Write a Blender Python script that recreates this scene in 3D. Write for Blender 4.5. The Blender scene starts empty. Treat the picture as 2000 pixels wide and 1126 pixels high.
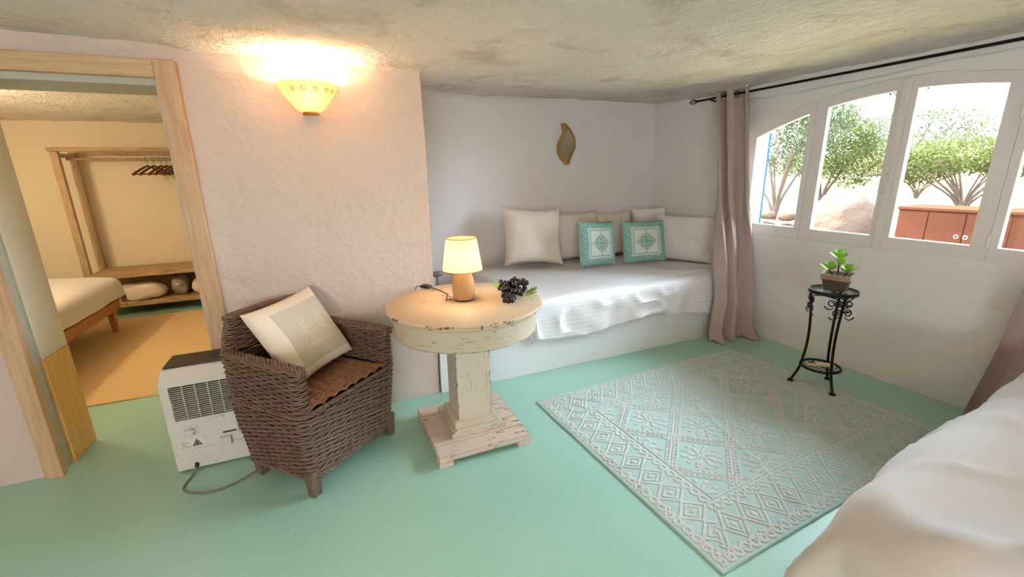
import bpy, math, random
import numpy as np
from mathutils import Matrix, Vector
random.seed(7); RNG = np.random.default_rng(7)
PI = math.pi
S = bpy.context.scene
COL = S.collection

# ---------------------------------------------------------------- camera
def cam_rot(yaw, pitch, roll):
    cy, sy = math.cos(yaw), math.sin(yaw)
    fwd = Vector((sy*math.cos(pitch), cy*math.cos(pitch), -math.sin(pitch)))
    r0 = Vector((cy, -sy, 0)); u0 = r0.cross(fwd)
    r = r0*math.cos(roll) + u0*math.sin(roll); u = -r0*math.sin(roll) + u0*math.cos(roll)
    m = Matrix.Identity(4)
    for i in range(3): m[i][0] = r[i]; m[i][1] = u[i]; m[i][2] = -fwd[i]
    return m
cd = bpy.data.cameras.new('camera'); cam = bpy.data.objects.new('camera', cd); COL.objects.link(cam)
cd.sensor_width = 36; cd.sensor_fit = 'HORIZONTAL'; cd.lens = 842.9/2000*36; cd.clip_start = .02; cd.clip_end = 300
cam.matrix_world = Matrix.Translation((0, 0, 1.5)) @ cam_rot(math.radians(23.08), math.radians(14.80), math.radians(-1.19))
S.camera = cam
# ---------------------------------------------------------------- sky, sun, exposure
wd = bpy.data.worlds.new('sky'); S.world = wd; wd.use_nodes = True
bg = wd.node_tree.nodes['Background']; bg.inputs[0].default_value = (.74, .87, 1.0, 1); bg.inputs[1].default_value = 20.0
sl = bpy.data.lights.new('sun', 'SUN'); sl.energy = 70; sl.angle = .02; sl.color = (1, .93, .8)
so = bpy.data.objects.new('sun', sl); COL.objects.link(so)
so.rotation_euler = Vector((.05, -.68, -.73)).to_track_quat('-Z', 'Y').to_euler()
vs = S.view_settings; vs.view_transform = 'Standard'; vs.look = 'None'; vs.exposure = 1.15; vs.gamma = 1; vs.use_curve_mapping = False
S.cycles.max_bounces = 8; S.cycles.diffuse_bounces = 4; S.cycles.glossy_bounces = 2; S.cycles.use_adaptive_sampling = True; S.cycles.adaptive_threshold = .05; S.cycles.transparent_max_bounces = 16
S.cycles.sample_clamp_indirect = 6; S.cycles.caustics_reflective = False; S.cycles.caustics_refractive = False
def point(name, loc, w, col, r):
    l = bpy.data.lights.new(name, 'POINT'); l.energy = w; l.color = col; l.shadow_soft_size = r
    o = bpy.data.objects.new(name, l); COL.objects.link(o); o.location = loc; return o
point('warm_fill_rear', (-1.5, -1.1, 1.75), 20, (1, .64, .36), .15)  # added warm fill behind the camera, out of view and without a fixture
point('warm_fill_right', (1.9, -1.7, 1.55), 6, (1, .72, .46), .12)  # second added warm fill, unseen, no lamp stands here
point('bedroom_light', (-2.75, 4.3, 1.8), 25, (1, .79, .50), .12)

# ---------------------------------------------------------------- helpers
def C(r, g, b):
    f = lambda c: (c/255/12.92) if c/255 <= .04045 else ((c/255+.055)/1.055)**2.4
    return (f(r), f(g), f(b), 1)
def vn(p, seed=0):
    p = np.asarray(p, float); i = np.floor(p).astype(np.int64); f = p - i; f = f*f*(3-2*f); out = 0
    for dx in (0, 1):
        for dy in (0, 1):
            for dz in (0, 1):
                n = (i[..., 0]+dx)*374761393 + (i[..., 1]+dy)*668265263 + (i[..., 2]+dz)*2147483647 + seed*974711
                n = (n ^ (n >> 13)) * 1274126177; n = (n ^ (n >> 16)) & 0xffff
                w = (f[..., 0] if dx else 1-f[..., 0])*(f[..., 1] if dy else 1-f[..., 1])*(f[..., 2] if dz else 1-f[..., 2])
                out = out + w*(n/65535.)
    return out*2-1
def fbm(p, seed=0, o=3):
    a, s = 0, 1.
    for k in range(o): a = a + s*vn(np.asarray(p)*2**k + 17.3*k, seed+k); s *= .5
    return a
def sm(a, b, x):
    t = np.clip((np.asarray(x, float)-a)/(b-a), 0, 1); return t*t*(3-2*t)

def tag(o, label=None, cat=None, group=None, kind=None):
    if label: o['label'] = label
    if cat: o['category'] = cat
    if group: o['group'] = group
    if kind: o['kind'] = kind
    return o
def thing(name, loc, rz=0, label=None, cat=None, group=None, kind=None):
    o = bpy.data.objects.new(name, None); COL.objects.link(o); o.location = loc; o.rotation_euler = (0, 0, rz); o.empty_display_size = .05
    return tag(o, label, cat, group, kind)
def link(name, me, mats, parent=None, loc=(0, 0, 0), smooth=True, bevel=0, seg=2):
    o = bpy.data.objects.new(name, me); COL.objects.link(o)
    for m in (mats if isinstance(mats, (list, tuple)) else [mats]):
        if m and m.name not in me.materials: me.materials.append(m)
    if smooth:
        me.polygons.foreach_set('use_smooth', [True]*len(me.polygons))
        if len(me.polygons) < 20000: me.set_sharp_from_angle(angle=.75)
    o.location = loc
    if parent: o.parent = parent
    if bevel:
        b = o.modifiers.new('bevel', 'BEVEL'); b.width = bevel; b.segments = seg; b.limit_method = 'ANGLE'; b.angle_limit = .6
        b.harden_normals = False
        if not smooth: pass
    return o
def copy_tree(o, parent=None):
    c = o.copy(); COL.objects.link(c)
    if parent: c.parent = parent
    for ch in list(o.children): copy_tree(ch, c)
    return c
class MB:
    def __init__(s): s.v = []; s.f = []; s.m = []
    def add(s, v, f, mi=0):
        n = len(s.v); s.v += [tuple(map(float, p)) for p in v]; s.f += [tuple(i+n for i in q) for q in f]; s.m += [mi]*len(f); return s
    def box(s, lo, hi, mi=0, rz=0, c=None, taper=1):
        x0, y0, z0 = lo; x1, y1, z1 = hi; cx, cy = (x0+x1)/2, (y0+y1)/2
        v = [(x0, y0, z0), (x1, y0, z0), (x1, y1, z0), (x0, y1, z0)]
        v = [(cx+(x-cx)*taper, cy+(y-cy)*taper, z) for x, y, z in v] + [(x0, y0, z1), (x1, y0, z1), (x1, y1, z1), (x0, y1, z1)]
        if rz:
            px, py = c or (cx, cy); k, q = math.cos(rz), math.sin(rz)
            v = [(px+(x-px)*k-(y-py)*q, py+(x-px)*q+(y-py)*k, z) for x, y, z in v]
        return s.add(v, [(0, 3, 2, 1), (4, 5, 6, 7), (0, 1, 5, 4), (1, 2, 6, 5), (2, 3, 7, 6), (3, 0, 4, 7)], mi)
    def tube(s, pts, r, seg=8, closed=False, mi=0, sq=1.):
        P = np.array(pts, float); n = len(P); r = np.broadcast_to(np.asarray(r, float), (n,))
        if closed: T = np.roll(P, -1, 0)-np.roll(P, 1, 0)
        else: T = np.gradient(P, axis=0)
        T = T/np.maximum(np.linalg.norm(T, axis=1, keepdims=True), 1e-9)
        up = np.array([0, 0, 1.]) if abs(T[0][2]) < .9 else np.array([1., 0, 0])
        V = []; N = np.cross(T[0], up); N /= np.linalg.norm(N)
        a = np.arange(seg)*2*PI/seg
        for i in range(n):
            N = N - T[i]*(N@T[i]); N /= max(np.linalg.norm(N), 1e-9); B = np.cross(T[i], N)
            V.append(P[i] + r[i]*(np.cos(a)[:, None]*N*sq + np.sin(a)[:, None]*B))
        V = np.concatenate(V); F = []
        for i in range(n if closed else n-1):
            j = (i+1) % n
            for k in range(seg):
                l = (k+1) % seg; F.append((i*seg+k, i*seg+l, j*seg+l, j*seg+k))
        if not closed:
            F.append(tuple(range(seg-1, -1, -1))); F.append(tuple((n-1)*seg+k for k in range(seg)))
        return s.add(V, F, mi)
    def lathe(s, prof, seg=48, mi=0, c=(0, 0), a0=0, a1=2*PI):
        full = abs(a1-a0-2*PI) < 1e-6; na = seg if full else seg+1; V = []; F = []
        for r, z in prof:
            for k in range(na):
                a = a0+(a1-a0)*k/seg; V.append((c[0]+r*math.cos(a), c[1]+r*math.sin(a), z))
        for i in range(len(prof)-1):
            for k in range(seg):
                l = (k+1) % na; F.append((i*na+k, i*na+l, (i+1)*na+l, (i+1)*na+k))
        return s.add(V, F, mi)
    def ball(s, c, r, seg=12, mi=0):
        rx, ry, rz = r if isinstance(r, (tuple, list)) else (r, r, r); m = MB(); h = seg//2
        V = [(c[0], c[1], c[2]-rz)]; F = []
        for i in range(1, h):
            p = -PI/2+PI*i/h
            for k in range(seg):
                a = 2*PI*k/seg; V.append((c[0]+rx*math.cos(p)*math.cos(a), c[1]+ry*math.cos(p)*math.sin(a), c[2]+rz*math.sin(p)))
        V.append((c[0], c[1], c[2]+rz)); t = len(V)-1
        for k in range(seg):
            l = (k+1) % seg; F.append((0, 1+l, 1+k)); F.append((t, 1+(h-2)*seg+k, 1+(h-2)*seg+l))
            for i in range(h-2): F.append((1+i*seg+k, 1+i*seg+l, 1+(i+1)*seg+l, 1+(i+1)*seg+k))
        return s.add(V, F, mi)
    def mesh(s, name='m'):
        me = bpy.data.meshes.new(name); me.from_pydata(s.v, [], s.f); me.polygons.foreach_set('material_index', s.m); me.update(); return me
    def build(s, name, mats, parent=None, loc=(0, 0, 0), smooth=False, bevel=0, seg=2):
        me = s.mesh(name); ml = mats if isinstance(mats, (list, tuple)) else [mats]
        for m in ml: me.materials.append(m)
        return link(name, me, [], parent, loc, smooth, bevel, seg)
def grid_mesh(name, P, uv=None, attr=None, flip=False):
    """P: (nu,nv,3) array -> quad mesh"""
    nu, nv = P.shape[:2]; idx = np.arange(nu*nv).reshape(nu, nv)
    q = np.stack([idx[:-1, :-1], idx[1:, :-1], idx[1:, 1:], idx[:-1, 1:]], -1).reshape(-1, 4)
    if flip: q = q[:, ::-1]
    me = bpy.data.meshes.new(name); nf = len(q)
    me.vertices.add(nu*nv); me.vertices.foreach_set('co', P.reshape(-1).astype(np.float32))
    me.loops.add(nf*4); me.loops.foreach_set('vertex_index', q.reshape(-1).astype(np.int32))
    me.polygons.add(nf); me.polygons.foreach_set('loop_start', (np.arange(nf)*4).astype(np.int32))
    me.polygons.foreach_set('use_smooth', np.ones(nf, bool))
    me.update(calc_edges=True); me.validate()
    if uv is not None:
        l = me.uv_layers.new(name='uv'); l.data.foreach_set('uv', uv.reshape(-1, 2)[q.reshape(-1)].reshape(-1).astype(np.float32))
    for k, a in (attr or {}).items():
        t = me.attributes.new(k, 'FLOAT', 'POINT'); t.data.foreach_set('value', a.reshape(-1).astype(np.float32))
    return me
def quads_mesh(name, V, F):
    me = bpy.data.meshes.new(name); nf, k = F.shape
    me.vertices.add(len(V)); me.vertices.foreach_set('co', V.reshape(-1).astype(np.float32))
    me.loops.add(nf*k); me.loops.foreach_set('vertex_index', F.reshape(-1).astype(np.int32))
    me.polygons.add(nf); me.polygons.foreach_set('loop_start', (np.arange(nf)*k).astype(np.int32)); me.update(calc_edges=True); return me

# ---------------------------------------------------------------- materials
class N:
    def __init__(s, name):
        s.m = bpy.data.materials.new(name); s.m.use_nodes = True; s.t = s.m.node_tree; s.b = s.t.nodes['Principled BSDF']; s.o = s.t.nodes['Material Output']
    def n(s, typ, **kw):
        x = s.t.nodes.new('ShaderNode'+typ)
        for k, v in kw.items():
            if k.startswith('i_'): x.inputs[k[2:].replace('_', ' ')].default_value = v
            elif k.startswith('n'): x.inputs[int(k[1:])].default_value = v
            else: setattr(x, k, v)
        return x
    def l(s, a, b): s.t.links.new(a, b)
    def coord(s, scale=(1, 1, 1), kind='Object', rot=(0, 0, 0)):
        c = s.n('TexCoord'); m = s.n('Mapping'); m.inputs['Scale'].default_value = scale; m.inputs['Rotation'].default_value = rot; s.l(c.outputs[kind], m.inputs[0]); return m.outputs[0]
    def noise(s, vec, scale, detail=3, rough=.55, dist=0):
        x = s.n('TexNoise'); x.inputs['Scale'].default_value = scale; x.inputs['Detail'].default_value = detail; x.inputs['Roughness'].default_value = rough; x.inputs['Distortion'].default_value = dist
        s.l(vec, x.inputs['Vector']); return x.outputs['Fac']
    def ramp(s, fac, stops):
        r = s.n('ValToRGB'); e = r.color_ramp.elements
        while len(e) < len(stops): e.new(.5)
        for i, (p, c) in enumerate(stops): e[i].position = p; e[i].color = c if len(c) == 4 else (*c, 1)
        s.l(fac, r.inputs[0]); return r.outputs[0]
    def mix(s, fac, a, b):
        x = s.n('Mix', data_type='RGBA')
        for v, i in ((fac, 0), (a, 6), (b, 7)):
            if hasattr(v, 'is_output'): s.l(v, x.inputs[i])
            else: x.inputs[i].default_value = v
        return x.outputs[2]
    def math(s, op, a, b=0., c=0.):
        x = s.n('Math', operation=op)
        for v, i in ((a, 0), (b, 1), (c, 2)):
            if hasattr(v, 'is_output'): s.l(v, x.inputs[i])
            else: x.inputs[i].default_value = v
        return x.outputs[0]
    def bump(s, h, strength=.3, dist=.01, prev=None):
        x = s.n('Bump'); x.inputs['Strength'].default_value = strength; x.inputs['Distance'].default_value = dist; s.l(h, x.inputs['Height'])
        if prev: s.l(prev, x.inputs['Normal'])
        s.l(x.outputs[0], s.b.inputs['Normal']); return x.outputs[0]
    def base(s, c):
        if hasattr(c, 'is_output'): s.l(c, s.b.inputs['Base Color'])
        else: s.b.inputs['Base Color'].default_value = c
        return s
    def rough(s, r, spec=.5, metal=0):
        s.b.inputs['Roughness'].default_value = r; s.b.inputs['Specular IOR Level'].default_value = spec; s.b.inputs['Metallic'].default_value = metal; return s
def k(c, f): return (min(c[0]*f, 1), min(c[1]*f, 1), min(c[2]*f, 1), 1)
def mat(name, col, rough=.6, spec=.4, metal=0, var=.12, vs=6., bump=.0, bs=80., bd=.003, sc=(1, 1, 1), sheen=0, kind='Object'):
    x = N(name); x.rough(rough, spec, metal); co = x.coord(sc, kind)
    x.base(x.mix(x.noise(co, vs, 4), k(col, 1-var), k(col, 1+var)))
    if bump: x.bump(x.noise(co, bs, 4), bump, bd)
    if sheen: x.b.inputs['Sheen Weight'].default_value = sheen
    return x.m
def plaster(name, col, strength=.5, sc=1., coarse=False, stain=None):
    x = N(name); x.rough(.85, .25); co = x.coord((sc, sc, sc))
    c = x.mix(x.noise(co, 1.6, 5), k(col, .95), k(col, 1.03))
    if stain:
        c = x.mix(x.ramp(x.noise(co, 2.3, 6, .65, .6), [(.52, (0, 0, 0)), (.72, (1, 1, 1))]), c, stain)
    x.base(c)
    h1 = x.noise(co, 5, 3, .55, .4); h2 = x.noise(co, 38 if not coarse else 26, 3, .7, .5)
    st = x.noise(x.coord((sc*1.3, sc*1.3, sc*3.2), rot=(.3, .5, .5)), 2.6, 4, .62, .9)
    st = x.ramp(st, [(.50, (0, 0, 0)), (.535, (1, 1, 1)), (.62, (.25, .25, .25)), (.70, (.25, .25, .25)), (.72, (.8, .8, .8))])
    p = x.bump(h1, strength*.8, .03)
    p = x.bump(st, strength*.35, .006, p)
    x.bump(h2, strength*(.9 if coarse else .28), .028 if coarse else .005, p)
    return x.m
M = {}
M['plaster'] = plaster('plaster_white', C(218, 197, 184), .65)
M['plaster_window'] = plaster('plaster_window_wall', C(247, 246, 247), .30)
M['plaster_smooth'] = plaster('plaster_alcove', C(248, 241, 240), .10)
M['plaster_warm'] = plaster('plaster_bedroom', C(240, 228, 205), .12)
M['ceiling'] = plaster('plaster_ceiling', C(247, 240, 234), 1.0, 1., True, stain=C(214, 202, 190))
M['bench'] = plaster('plaster_bench', C(238, 238, 240), .22)
def floor_mat():
    x = N('floor_mint_paint'); co = x.coord(); x.rough(.30, .5)
    c = x.mix(x.noise(co, 1.1, 5), C(162, 207, 190), C(171, 213, 196)); c = x.mix(x.ramp(x.noise(co, 30, 4), [(.62, (0, 0, 0)), (.8, (.25, .25, .25))]), c, C(166, 220, 208))
    sp = x.n('TexVoronoi'); sp.inputs['Scale'].default_value = 5; x.l(co, sp.inputs['Vector'])
    c = x.mix(x.ramp(sp.outputs['Distance'], [(.012, (1, 1, 1)), (.018, (0, 0, 0))]), c, C(60, 90, 80))
    x.base(c); x.bump(x.noise(co, 60, 3), .06, .002); return x.m
M['floor'] = floor_mat()
def wood(name, c1, c2, sc=(1, 1, 12), rough=.6, knots=False, bump=.15):
    x = N(name); x.rough(rough, .35); co = x.coord(sc)
    f = x.noise(co, 6, 6, .6, .6); c = x.ramp(f, [(.3, c1), (.62, c2)])
    c = x.mix(x.ramp(x.noise(x.coord(tuple(q*1.0 for q in sc)), 30, 3), [(.6, (0, 0, 0)), (.75, (.5, .5, .5))]), c, k(c1, .6))
    if knots:
        v = x.n('TexVoronoi'); v.inputs['Scale'].default_value = 3.1; x.l(x.coord((1.4, 1.4, .9)), v.inputs['Vector'])
        c = x.mix(x.ramp(v.outputs['Distance'], [(.03, (1, 1, 1)), (.06, (0, 0, 0))]), c, C(110, 70, 40))
    x.base(c); x.bump(f, bump, .004); return x.m
M['door_wood'] = wood('casing_pine_v', C(194, 152, 116), C(214, 176, 140), (8, 8, .6), .65, True)
M['door_wood_h'] = wood('casing_pine_h', C(196, 156, 114), C(216, 180, 138), (.6, 8, 8), .65, True)
M['jamb_white'] = mat('jamb_white_paint', C(236, 226, 210), .6, var=.05, vs=3, bump=.1, bs=20)
M['jamb_grey'] = mat('jamb_grey', C(196, 190, 176), .8, var=.12, vs=14, bump=.25, bs=40)
M['jamb_yellow'] = wood('jamb_bare_pine', C(230, 172, 92), C(244, 196, 122), (8, 8, .7), .6)
M['old_wood'] = wood('grey_oak_z', C(160, 136, 106), C(198, 172, 138), (10, 10, 1), .7)
M['old_wood_x'] = wood('grey_oak_x', C(146, 118, 86), C(198, 168, 128), (1, 10, 10), .7)
M['bed_wood'] = wood('bed_frame_wood', C(168, 108, 62), C(196, 138, 86), (10, 1, 10), .5)
M['hanger_wood'] = mat('hanger_wood', C(112, 68, 42), .4, var=.15, vs=20)
M['leg_wood'] = wood('chair_leg_wood', C(86, 72, 58), C(120, 102, 84), (12, 12, 1.5), .7)
def distressed(name, col, dark, sc, amount=.62, rim=None, square=None, low=None):
    x = N(name); x.rough(.55, .35); co = x.coord()
    c = x.mix(x.noise(co, 5, 4), k(col, .94), k(col, 1.03))
    patch = x.ramp(x.noise(co, 5.5, 3), [(.44, (0, 0, 0)), (.60, (1, 1, 1))])
    streak = x.ramp(x.noise(x.coord(sc), 9, 4, .65), [(amount, (0, 0, 0)), (amount+.03, (1, 1, 1))])
    w = x.math('MULTIPLY', patch, streak)
    be = x.n('Bevel', samples=4); be.inputs['Radius'].default_value = .007; ge = x.n('NewGeometry')
    d = x.n('VectorMath', operation='DOT_PRODUCT'); x.l(be.outputs[0], d.inputs[0]); x.l(ge.outputs['True Normal'], d.inputs[1])
    e = x.math('SUBTRACT', 1.0, d.outputs['Value']); e = x.math('MULTIPLY', e, x.math('MULTIPLY', x.noise(co, 26, 3), 2.))
    e = x.ramp(e, [(.07, (0, 0, 0)), (.12, (1, 1, 1))])
    w = x.math('MAXIMUM', w, e)
    if rim or square or low:                              # paint rubbed off along the edges
        g = x.n('SeparateXYZ'); x.l(co, g.inputs[0]); ax, ay, az = g.outputs
        if rim: d_ = x.math('GREATER_THAN', x.math('SQRT', x.math('ADD', x.math('MULTIPLY', ax, ax), x.math('MULTIPLY', ay, ay))), rim)
        elif square: d_ = x.math('GREATER_THAN', x.math('MINIMUM', x.math('ABSOLUTE', ax), x.math('ABSOLUTE', ay)), square)
        else: d_ = x.math('LESS_THAN', az, low)
        ch_ = x.ramp(x.noise(co, 16, 4, .7), [(.54, (0, 0, 0)), (.58, (1, 1, 1))]); w = x.math('MAXIMUM', w, x.math('MULTIPLY', d_, ch_))
    x.base(x.mix(w, c, dark)); x.bump(x.math('SUBTRACT', 1., w), .35, .002); return x.m
M['dist_top'] = distressed('distressed_cream_top', C(222, 198, 168), C(120, 70, 36), (5, 1.4, 5), .64, rim=.4305)
M['dist_apron'] = distressed('distressed_cream_apron', C(206, 190, 166), C(110, 66, 36), (1.6, 1.6, 14), .60, low=.6665)
M['dist_post'] = distressed('distressed_cream_post', C(214, 200, 178), C(112, 66, 36), (12, 12, 1.2), .59, square=.0945)
M['dist_base'] = distressed('distressed_cream_base', C(222, 200, 184), C(118, 64, 36), (1.5, 9, 9), .57)
M['dist_step'] = distressed('distressed_cream_step', C(210, 196, 172), C(110, 66, 36), (1.6, 1.6, 14), .60)
M['white_paint'] = mat('window_white_paint', C(240, 236, 236), .4, var=.02, vs=3, bump=.05, bs=15)
M['white_plastic'] = mat('white_plastic', C(222, 214, 204), .38, var=.02)
M['dark_plastic'] = mat('dark_plastic', C(44, 38, 34), .35, var=.05)
M['black_gap'] = mat('black_grille_void', C(14, 14, 16), .7, var=.05)
M['grey_rubber'] = mat('grey_cable', C(128, 122, 112), .5, var=.05)
M['black_rubber'] = mat('black_cable', C(34, 32, 34), .45, var=.05)
M['iron'] = mat('black_iron', C(26, 24, 24), .42, .5, .55, var=.2, vs=30, bump=.1, bs=120)
M['bronze'] = mat('bronze_cap', C(160, 110, 50), .4, .5, .7)
M['gold'] = mat('gold_leaf_frame', C(176, 136, 62), .38, .5, .75, var=.25, vs=30, bump=.15, bs=90)
M['mirror'] = mat('aged_mirror', C(178, 172, 150), .22, .6, .8, var=.12, vs=14)
M['wicker'] = mat('wicker_brown', C(120, 94, 80), .5, .45, var=.6, vs=38, bump=.25, bs=160, bd=.002)
M['wicker_seat'] = mat('wicker_seat_brown', C(150, 104, 80), .5, .4, var=.45, vs=34, bump=.25, bs=160, bd=.002)
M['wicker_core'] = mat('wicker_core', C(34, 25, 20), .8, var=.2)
M['linen'] = mat('linen_cream', C(240, 225, 208), .85, .2, var=.03, vs=5, bump=.25, bs=260, bd=.0015, sheen=.2)
M['linen_white'] = mat('linen_white', C(240, 236, 234), .85, .2, var=.02, vs=5, bump=.12, bs=200, bd=.0015, sheen=.2)
M['duvet'] = mat('duvet_white', C(222, 214, 212), .75, .25, var=.015, vs=3, bump=.12, bs=7, bd=.02, sheen=.15)
M['curtain'] = mat('curtain_taupe', C(184, 164, 158), .85, .2, var=.10, vs=90, bump=.3, bs=330, bd=.001, sheen=.25)
M['taupe_sheen'] = M['curtain']
M['jute'] = mat('jute_rug', C(232, 198, 148), .95, .1, var=.10, vs=24, bump=.5, bs=170, bd=.004, sc=(1, 4, 1))
M['soil'] = mat('soil', C(50, 38, 30), .95, bump=.6, bs=70, bd=.01)
M['leaf_green'] = mat('succulent_leaf', C(146, 190, 80), .6, .25, var=.25, vs=20)
M['grape'] = mat('black_grape', C(26, 20, 28), .16, .6, var=.3, vs=30)
M['remote'] = mat('remote_cream', C(226, 208, 172), .5, var=.03)
M['bag'] = mat('grey_plastic_bag', C(150, 140, 120), .25, .6, var=.3, vs=12, bump=.8, bs=16, bd=.02)
M['socket'] = mat('socket_white', C(236, 230, 226), .4, var=.02)
M['grey_metal'] = mat('grey_pewter', C(120, 114, 112), .5, .5, .3, var=.2, vs=20)
M['sticker_green'] = mat('sticker_green', C(168, 206, 186), .5, var=.03)
M['sticker_white'] = mat('sticker_white', C(228, 224, 214), .5, var=.02)
M['ink'] = mat('print_ink', C(60, 62, 58), .6)
M['ink_orange'] = mat('print_orange', C(205, 130, 80), .6)
def sheet_mat():
    x = N('striped_white_sheet'); x.rough(.6, .3); uv = x.coord((1, 1, 1), 'UV')
    sep = x.n('SeparateXYZ'); x.l(uv, sep.inputs[0])
    w = x.math('SINE', x.math('MULTIPLY', sep.outputs[1], 2*PI/.030)); w = x.ramp(x.math('MULTIPLY_ADD', w, .5, .5), [(.4, (0, 0, 0)), (.6, (1, 1, 1))])
    x.base(x.mix(w, C(240, 236, 237), C(246, 243, 245))); x.bump(w, .05, .001); return x.m
M['sheet'] = sheet_mat()
def pat_mat(name, stops, rough=.85, bump=.3, bs=260, attr='pat'):
    x = N(name); x.rough(rough, .2); a = x.n('Attribute', attribute_name=attr); co = x.coord()
    r = x.n('ValToRGB'); e = r.color_ramp.elements; r.color_ramp.interpolation = 'LINEAR'
    while len(e) < len(stops): e.new(.5)
    for i, (p, c) in enumerate(stops): e[i].position = p; e[i].color = c
    x.l(a.outputs['Fac'], r.inputs[0])
    x.base(x.mix(x.noise(co, 120, 2), r.outputs[0], k(C(225, 225, 220), .9))) if False else x.base(r.outputs[0])
    x.bump(x.noise(co, bs, 3), bump, .0015); return x.m
M['rug'] = pat_mat('rug_mint_cream', [(0, C(188, 212, 208)), (1, C(226, 222, 220))], .95, .5, 300)
M['teal_cushion'] = pat_mat('cushion_teal_print', [(0, C(226, 232, 222)), (.33, C(132, 176, 166)), (.66, C(164, 198, 190)), (1, C(196, 222, 212))], .85, .3)
M['chair_cushion'] = pat_mat('cushion_cream_embroidered', [(0, C(244, 226, 206)), (.5, C(206, 196, 178)), (1, C(222, 210, 186))], .9, .4, 200)
def glass():
    x = N('window_glass'); t = x.t; tr = x.n('BsdfTransparent'); tr.inputs[0].default_value = (.97, .985, .98, 1); g = x.n('BsdfGlossy'); g.inputs['Roughness'].default_value = .02
    f = x.n('Fresnel'); f.inputs[0].default_value = 1.45; m = x.n('MixShader'); x.l(f.outputs[0], m.inputs[0]); x.l(tr.outputs[0], m.inputs[1]); x.l(g.outputs[0], m.inputs[2]); x.l(m.outputs[0], x.o.inputs[0]); return x.m
M['glass'] = glass()
def translucent(name, col, tcol, f=.5, weave=0):
    x = N(name); d = x.n('BsdfDiffuse'); d.inputs[0].default_value = col; t = x.n('BsdfTranslucent'); t.inputs[0].default_value = tcol
    m = x.n('MixShader'); m.inputs[0].default_value = f; x.l(d.outputs[0], m.inputs[1]); x.l(t.outputs[0], m.inputs[2]); x.l(m.outputs[0], x.o.inputs[0])
    if weave:
        b = x.n('Bump'); b.inputs['Strength'].default_value = .4; b.inputs['Distance'].default_value = .002; x.l(x.noise(x.coord(), weave, 3), b.inputs['Height']); x.l(b.outputs[0], d.inputs['Normal'])
        c = x.mix(x.noise(x.coord((1, 1, .3)), weave, 2), k(tcol, .85), k(tcol, 1.1)); x.l(c, t.inputs[0])
    return x.m
M['shade'] = translucent('lamp_shade_linen', C(236, 205, 160), C(255, 222, 170), .55, 220)
M['alabaster'] = translucent('sconce_ceramic', C(244, 226, 190), C(255, 232, 185), .55)
M['rattan_base'] = mat('lamp_rattan', C(206, 160, 104), .6, var=.2, vs=60, bump=.2, bs=200)
M['shade_rim'] = mat('shade_trim', C(150, 100, 50), .7)
def emis(name, col, s):
    x = N(name); x.base(col); x.b.inputs['Emission Color'].default_value = col; x.b.inputs['Emission Strength'].default_value = s; return x.m
M['bulb'] = emis('warm_bulb', (1, .75, .45, 1), 8)
def foliage(name, c1, c2, tr=.35):
    x = N(name); oi = x.n('NewGeometry'); r = x.ramp(oi.outputs['Random Per Island'], [(0, c1), (1, c2)])
    d = x.n('BsdfDiffuse'); t = x.n('BsdfTranslucent'); x.l(r, d.inputs[0]); x.l(r, t.inputs[0]); m = x.n('MixShader'); m.inputs[0].default_value = tr
    x.l(d.outputs[0], m.inputs[1]); x.l(t.outputs[0], m.inputs[2]); x.l(m.outputs[0], x.o.inputs[0]); return x.m
M['fol_green'] = foliage('foliage_mastic_green', C(36, 43, 22), C(62, 66, 36))
M['fol_olive'] = foliage('foliage_olive', C(34, 41, 29), C(62, 66, 46))
M['fol_dark'] = foliage('foliage_dark', C(18, 24, 24), C(38, 44, 42))
M['fol_dry'] = foliage('foliage_dry', C(56, 50, 32), C(84, 74, 52))
M['bark'] = mat('bark', C(60, 50, 44), .9, 0, var=.3, vs=10, bump=.6, bs=40, bd=.01)
M['rock'] = mat('granite_rock', C(58, 46, 40), .9, 0, var=.28, vs=2.2, bump=.8, bs=9, bd=.04)
M['stone'] = mat('wall_stone', C(56, 42, 34), .9, 0, var=.25, vs=5, bump=.7, bs=14, bd=.02)
M['earth'] = mat('dry_earth', C(104, 96, 72), .95, 0, var=.25, vs=2, bump=.6, bs=10, bd=.05)
M['rust'] = mat('rust_brown_metal', C(50, 27, 19), .8, 0, var=.25, vs=3.5, bump=.2, bs=20, sc=(1, 1, .4))
M['blue_paint'] = mat('blue_shutter_paint', C(12, 50, 96), .5, 0, var=.05)
M['outer_white'] = mat('outer_whitewash', C(150, 142, 140), .85, 0, var=.05, bump=.3, bs=12)

# ================================================================= the setting
def disp(P, a=.010, b=.0035):
    d = np.stack([fbm(P*1.7, 11, 2), fbm(P*1.7, 23, 2), fbm(P*1.7, 37, 2)], -1)*a
    return P + d + np.stack([vn(P*7, 41), vn(P*7, 43), vn(P*7, 47)], -1)*b
def join_grids(gs):
    V = []; F = []; n = 0
    for P in gs:
        nu, nv = P.shape[:2]; idx = np.arange(nu*nv).reshape(nu, nv)+n
        F.append(np.stack([idx[:-1, :-1], idx[1:, :-1], idx[1:, 1:], idx[:-1, 1:]], -1).reshape(-1, 4)); V.append(P.reshape(-1, 3)); n += nu*nv
    return quads_mesh('wall', np.concatenate(V), np.concatenate(F))
def rect(o, u, v, U, V, st=.045):
    """grid on the plane o + s*u + t*v for s in U, t in V"""
    nu = max(2, int((U[1]-U[0])/st)+1); nv = max(2, int((V[1]-V[0])/st)+1)
    s = np.linspace(*U, nu)[:, None, None]; t = np.linspace(*V, nv)[None, :, None]
    return np.array(o, float)+s*np.array(u, float)+t*np.array(v, float)
def wall(name, gs, m, amp=(.010, .0035)):
    me = join_grids([disp(g, *amp) for g in gs]); return tag(link(name, me, m), kind='structure')
X, Y, Z = (1, 0, 0), (0, 1, 0), (0, 0, 1)
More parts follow.
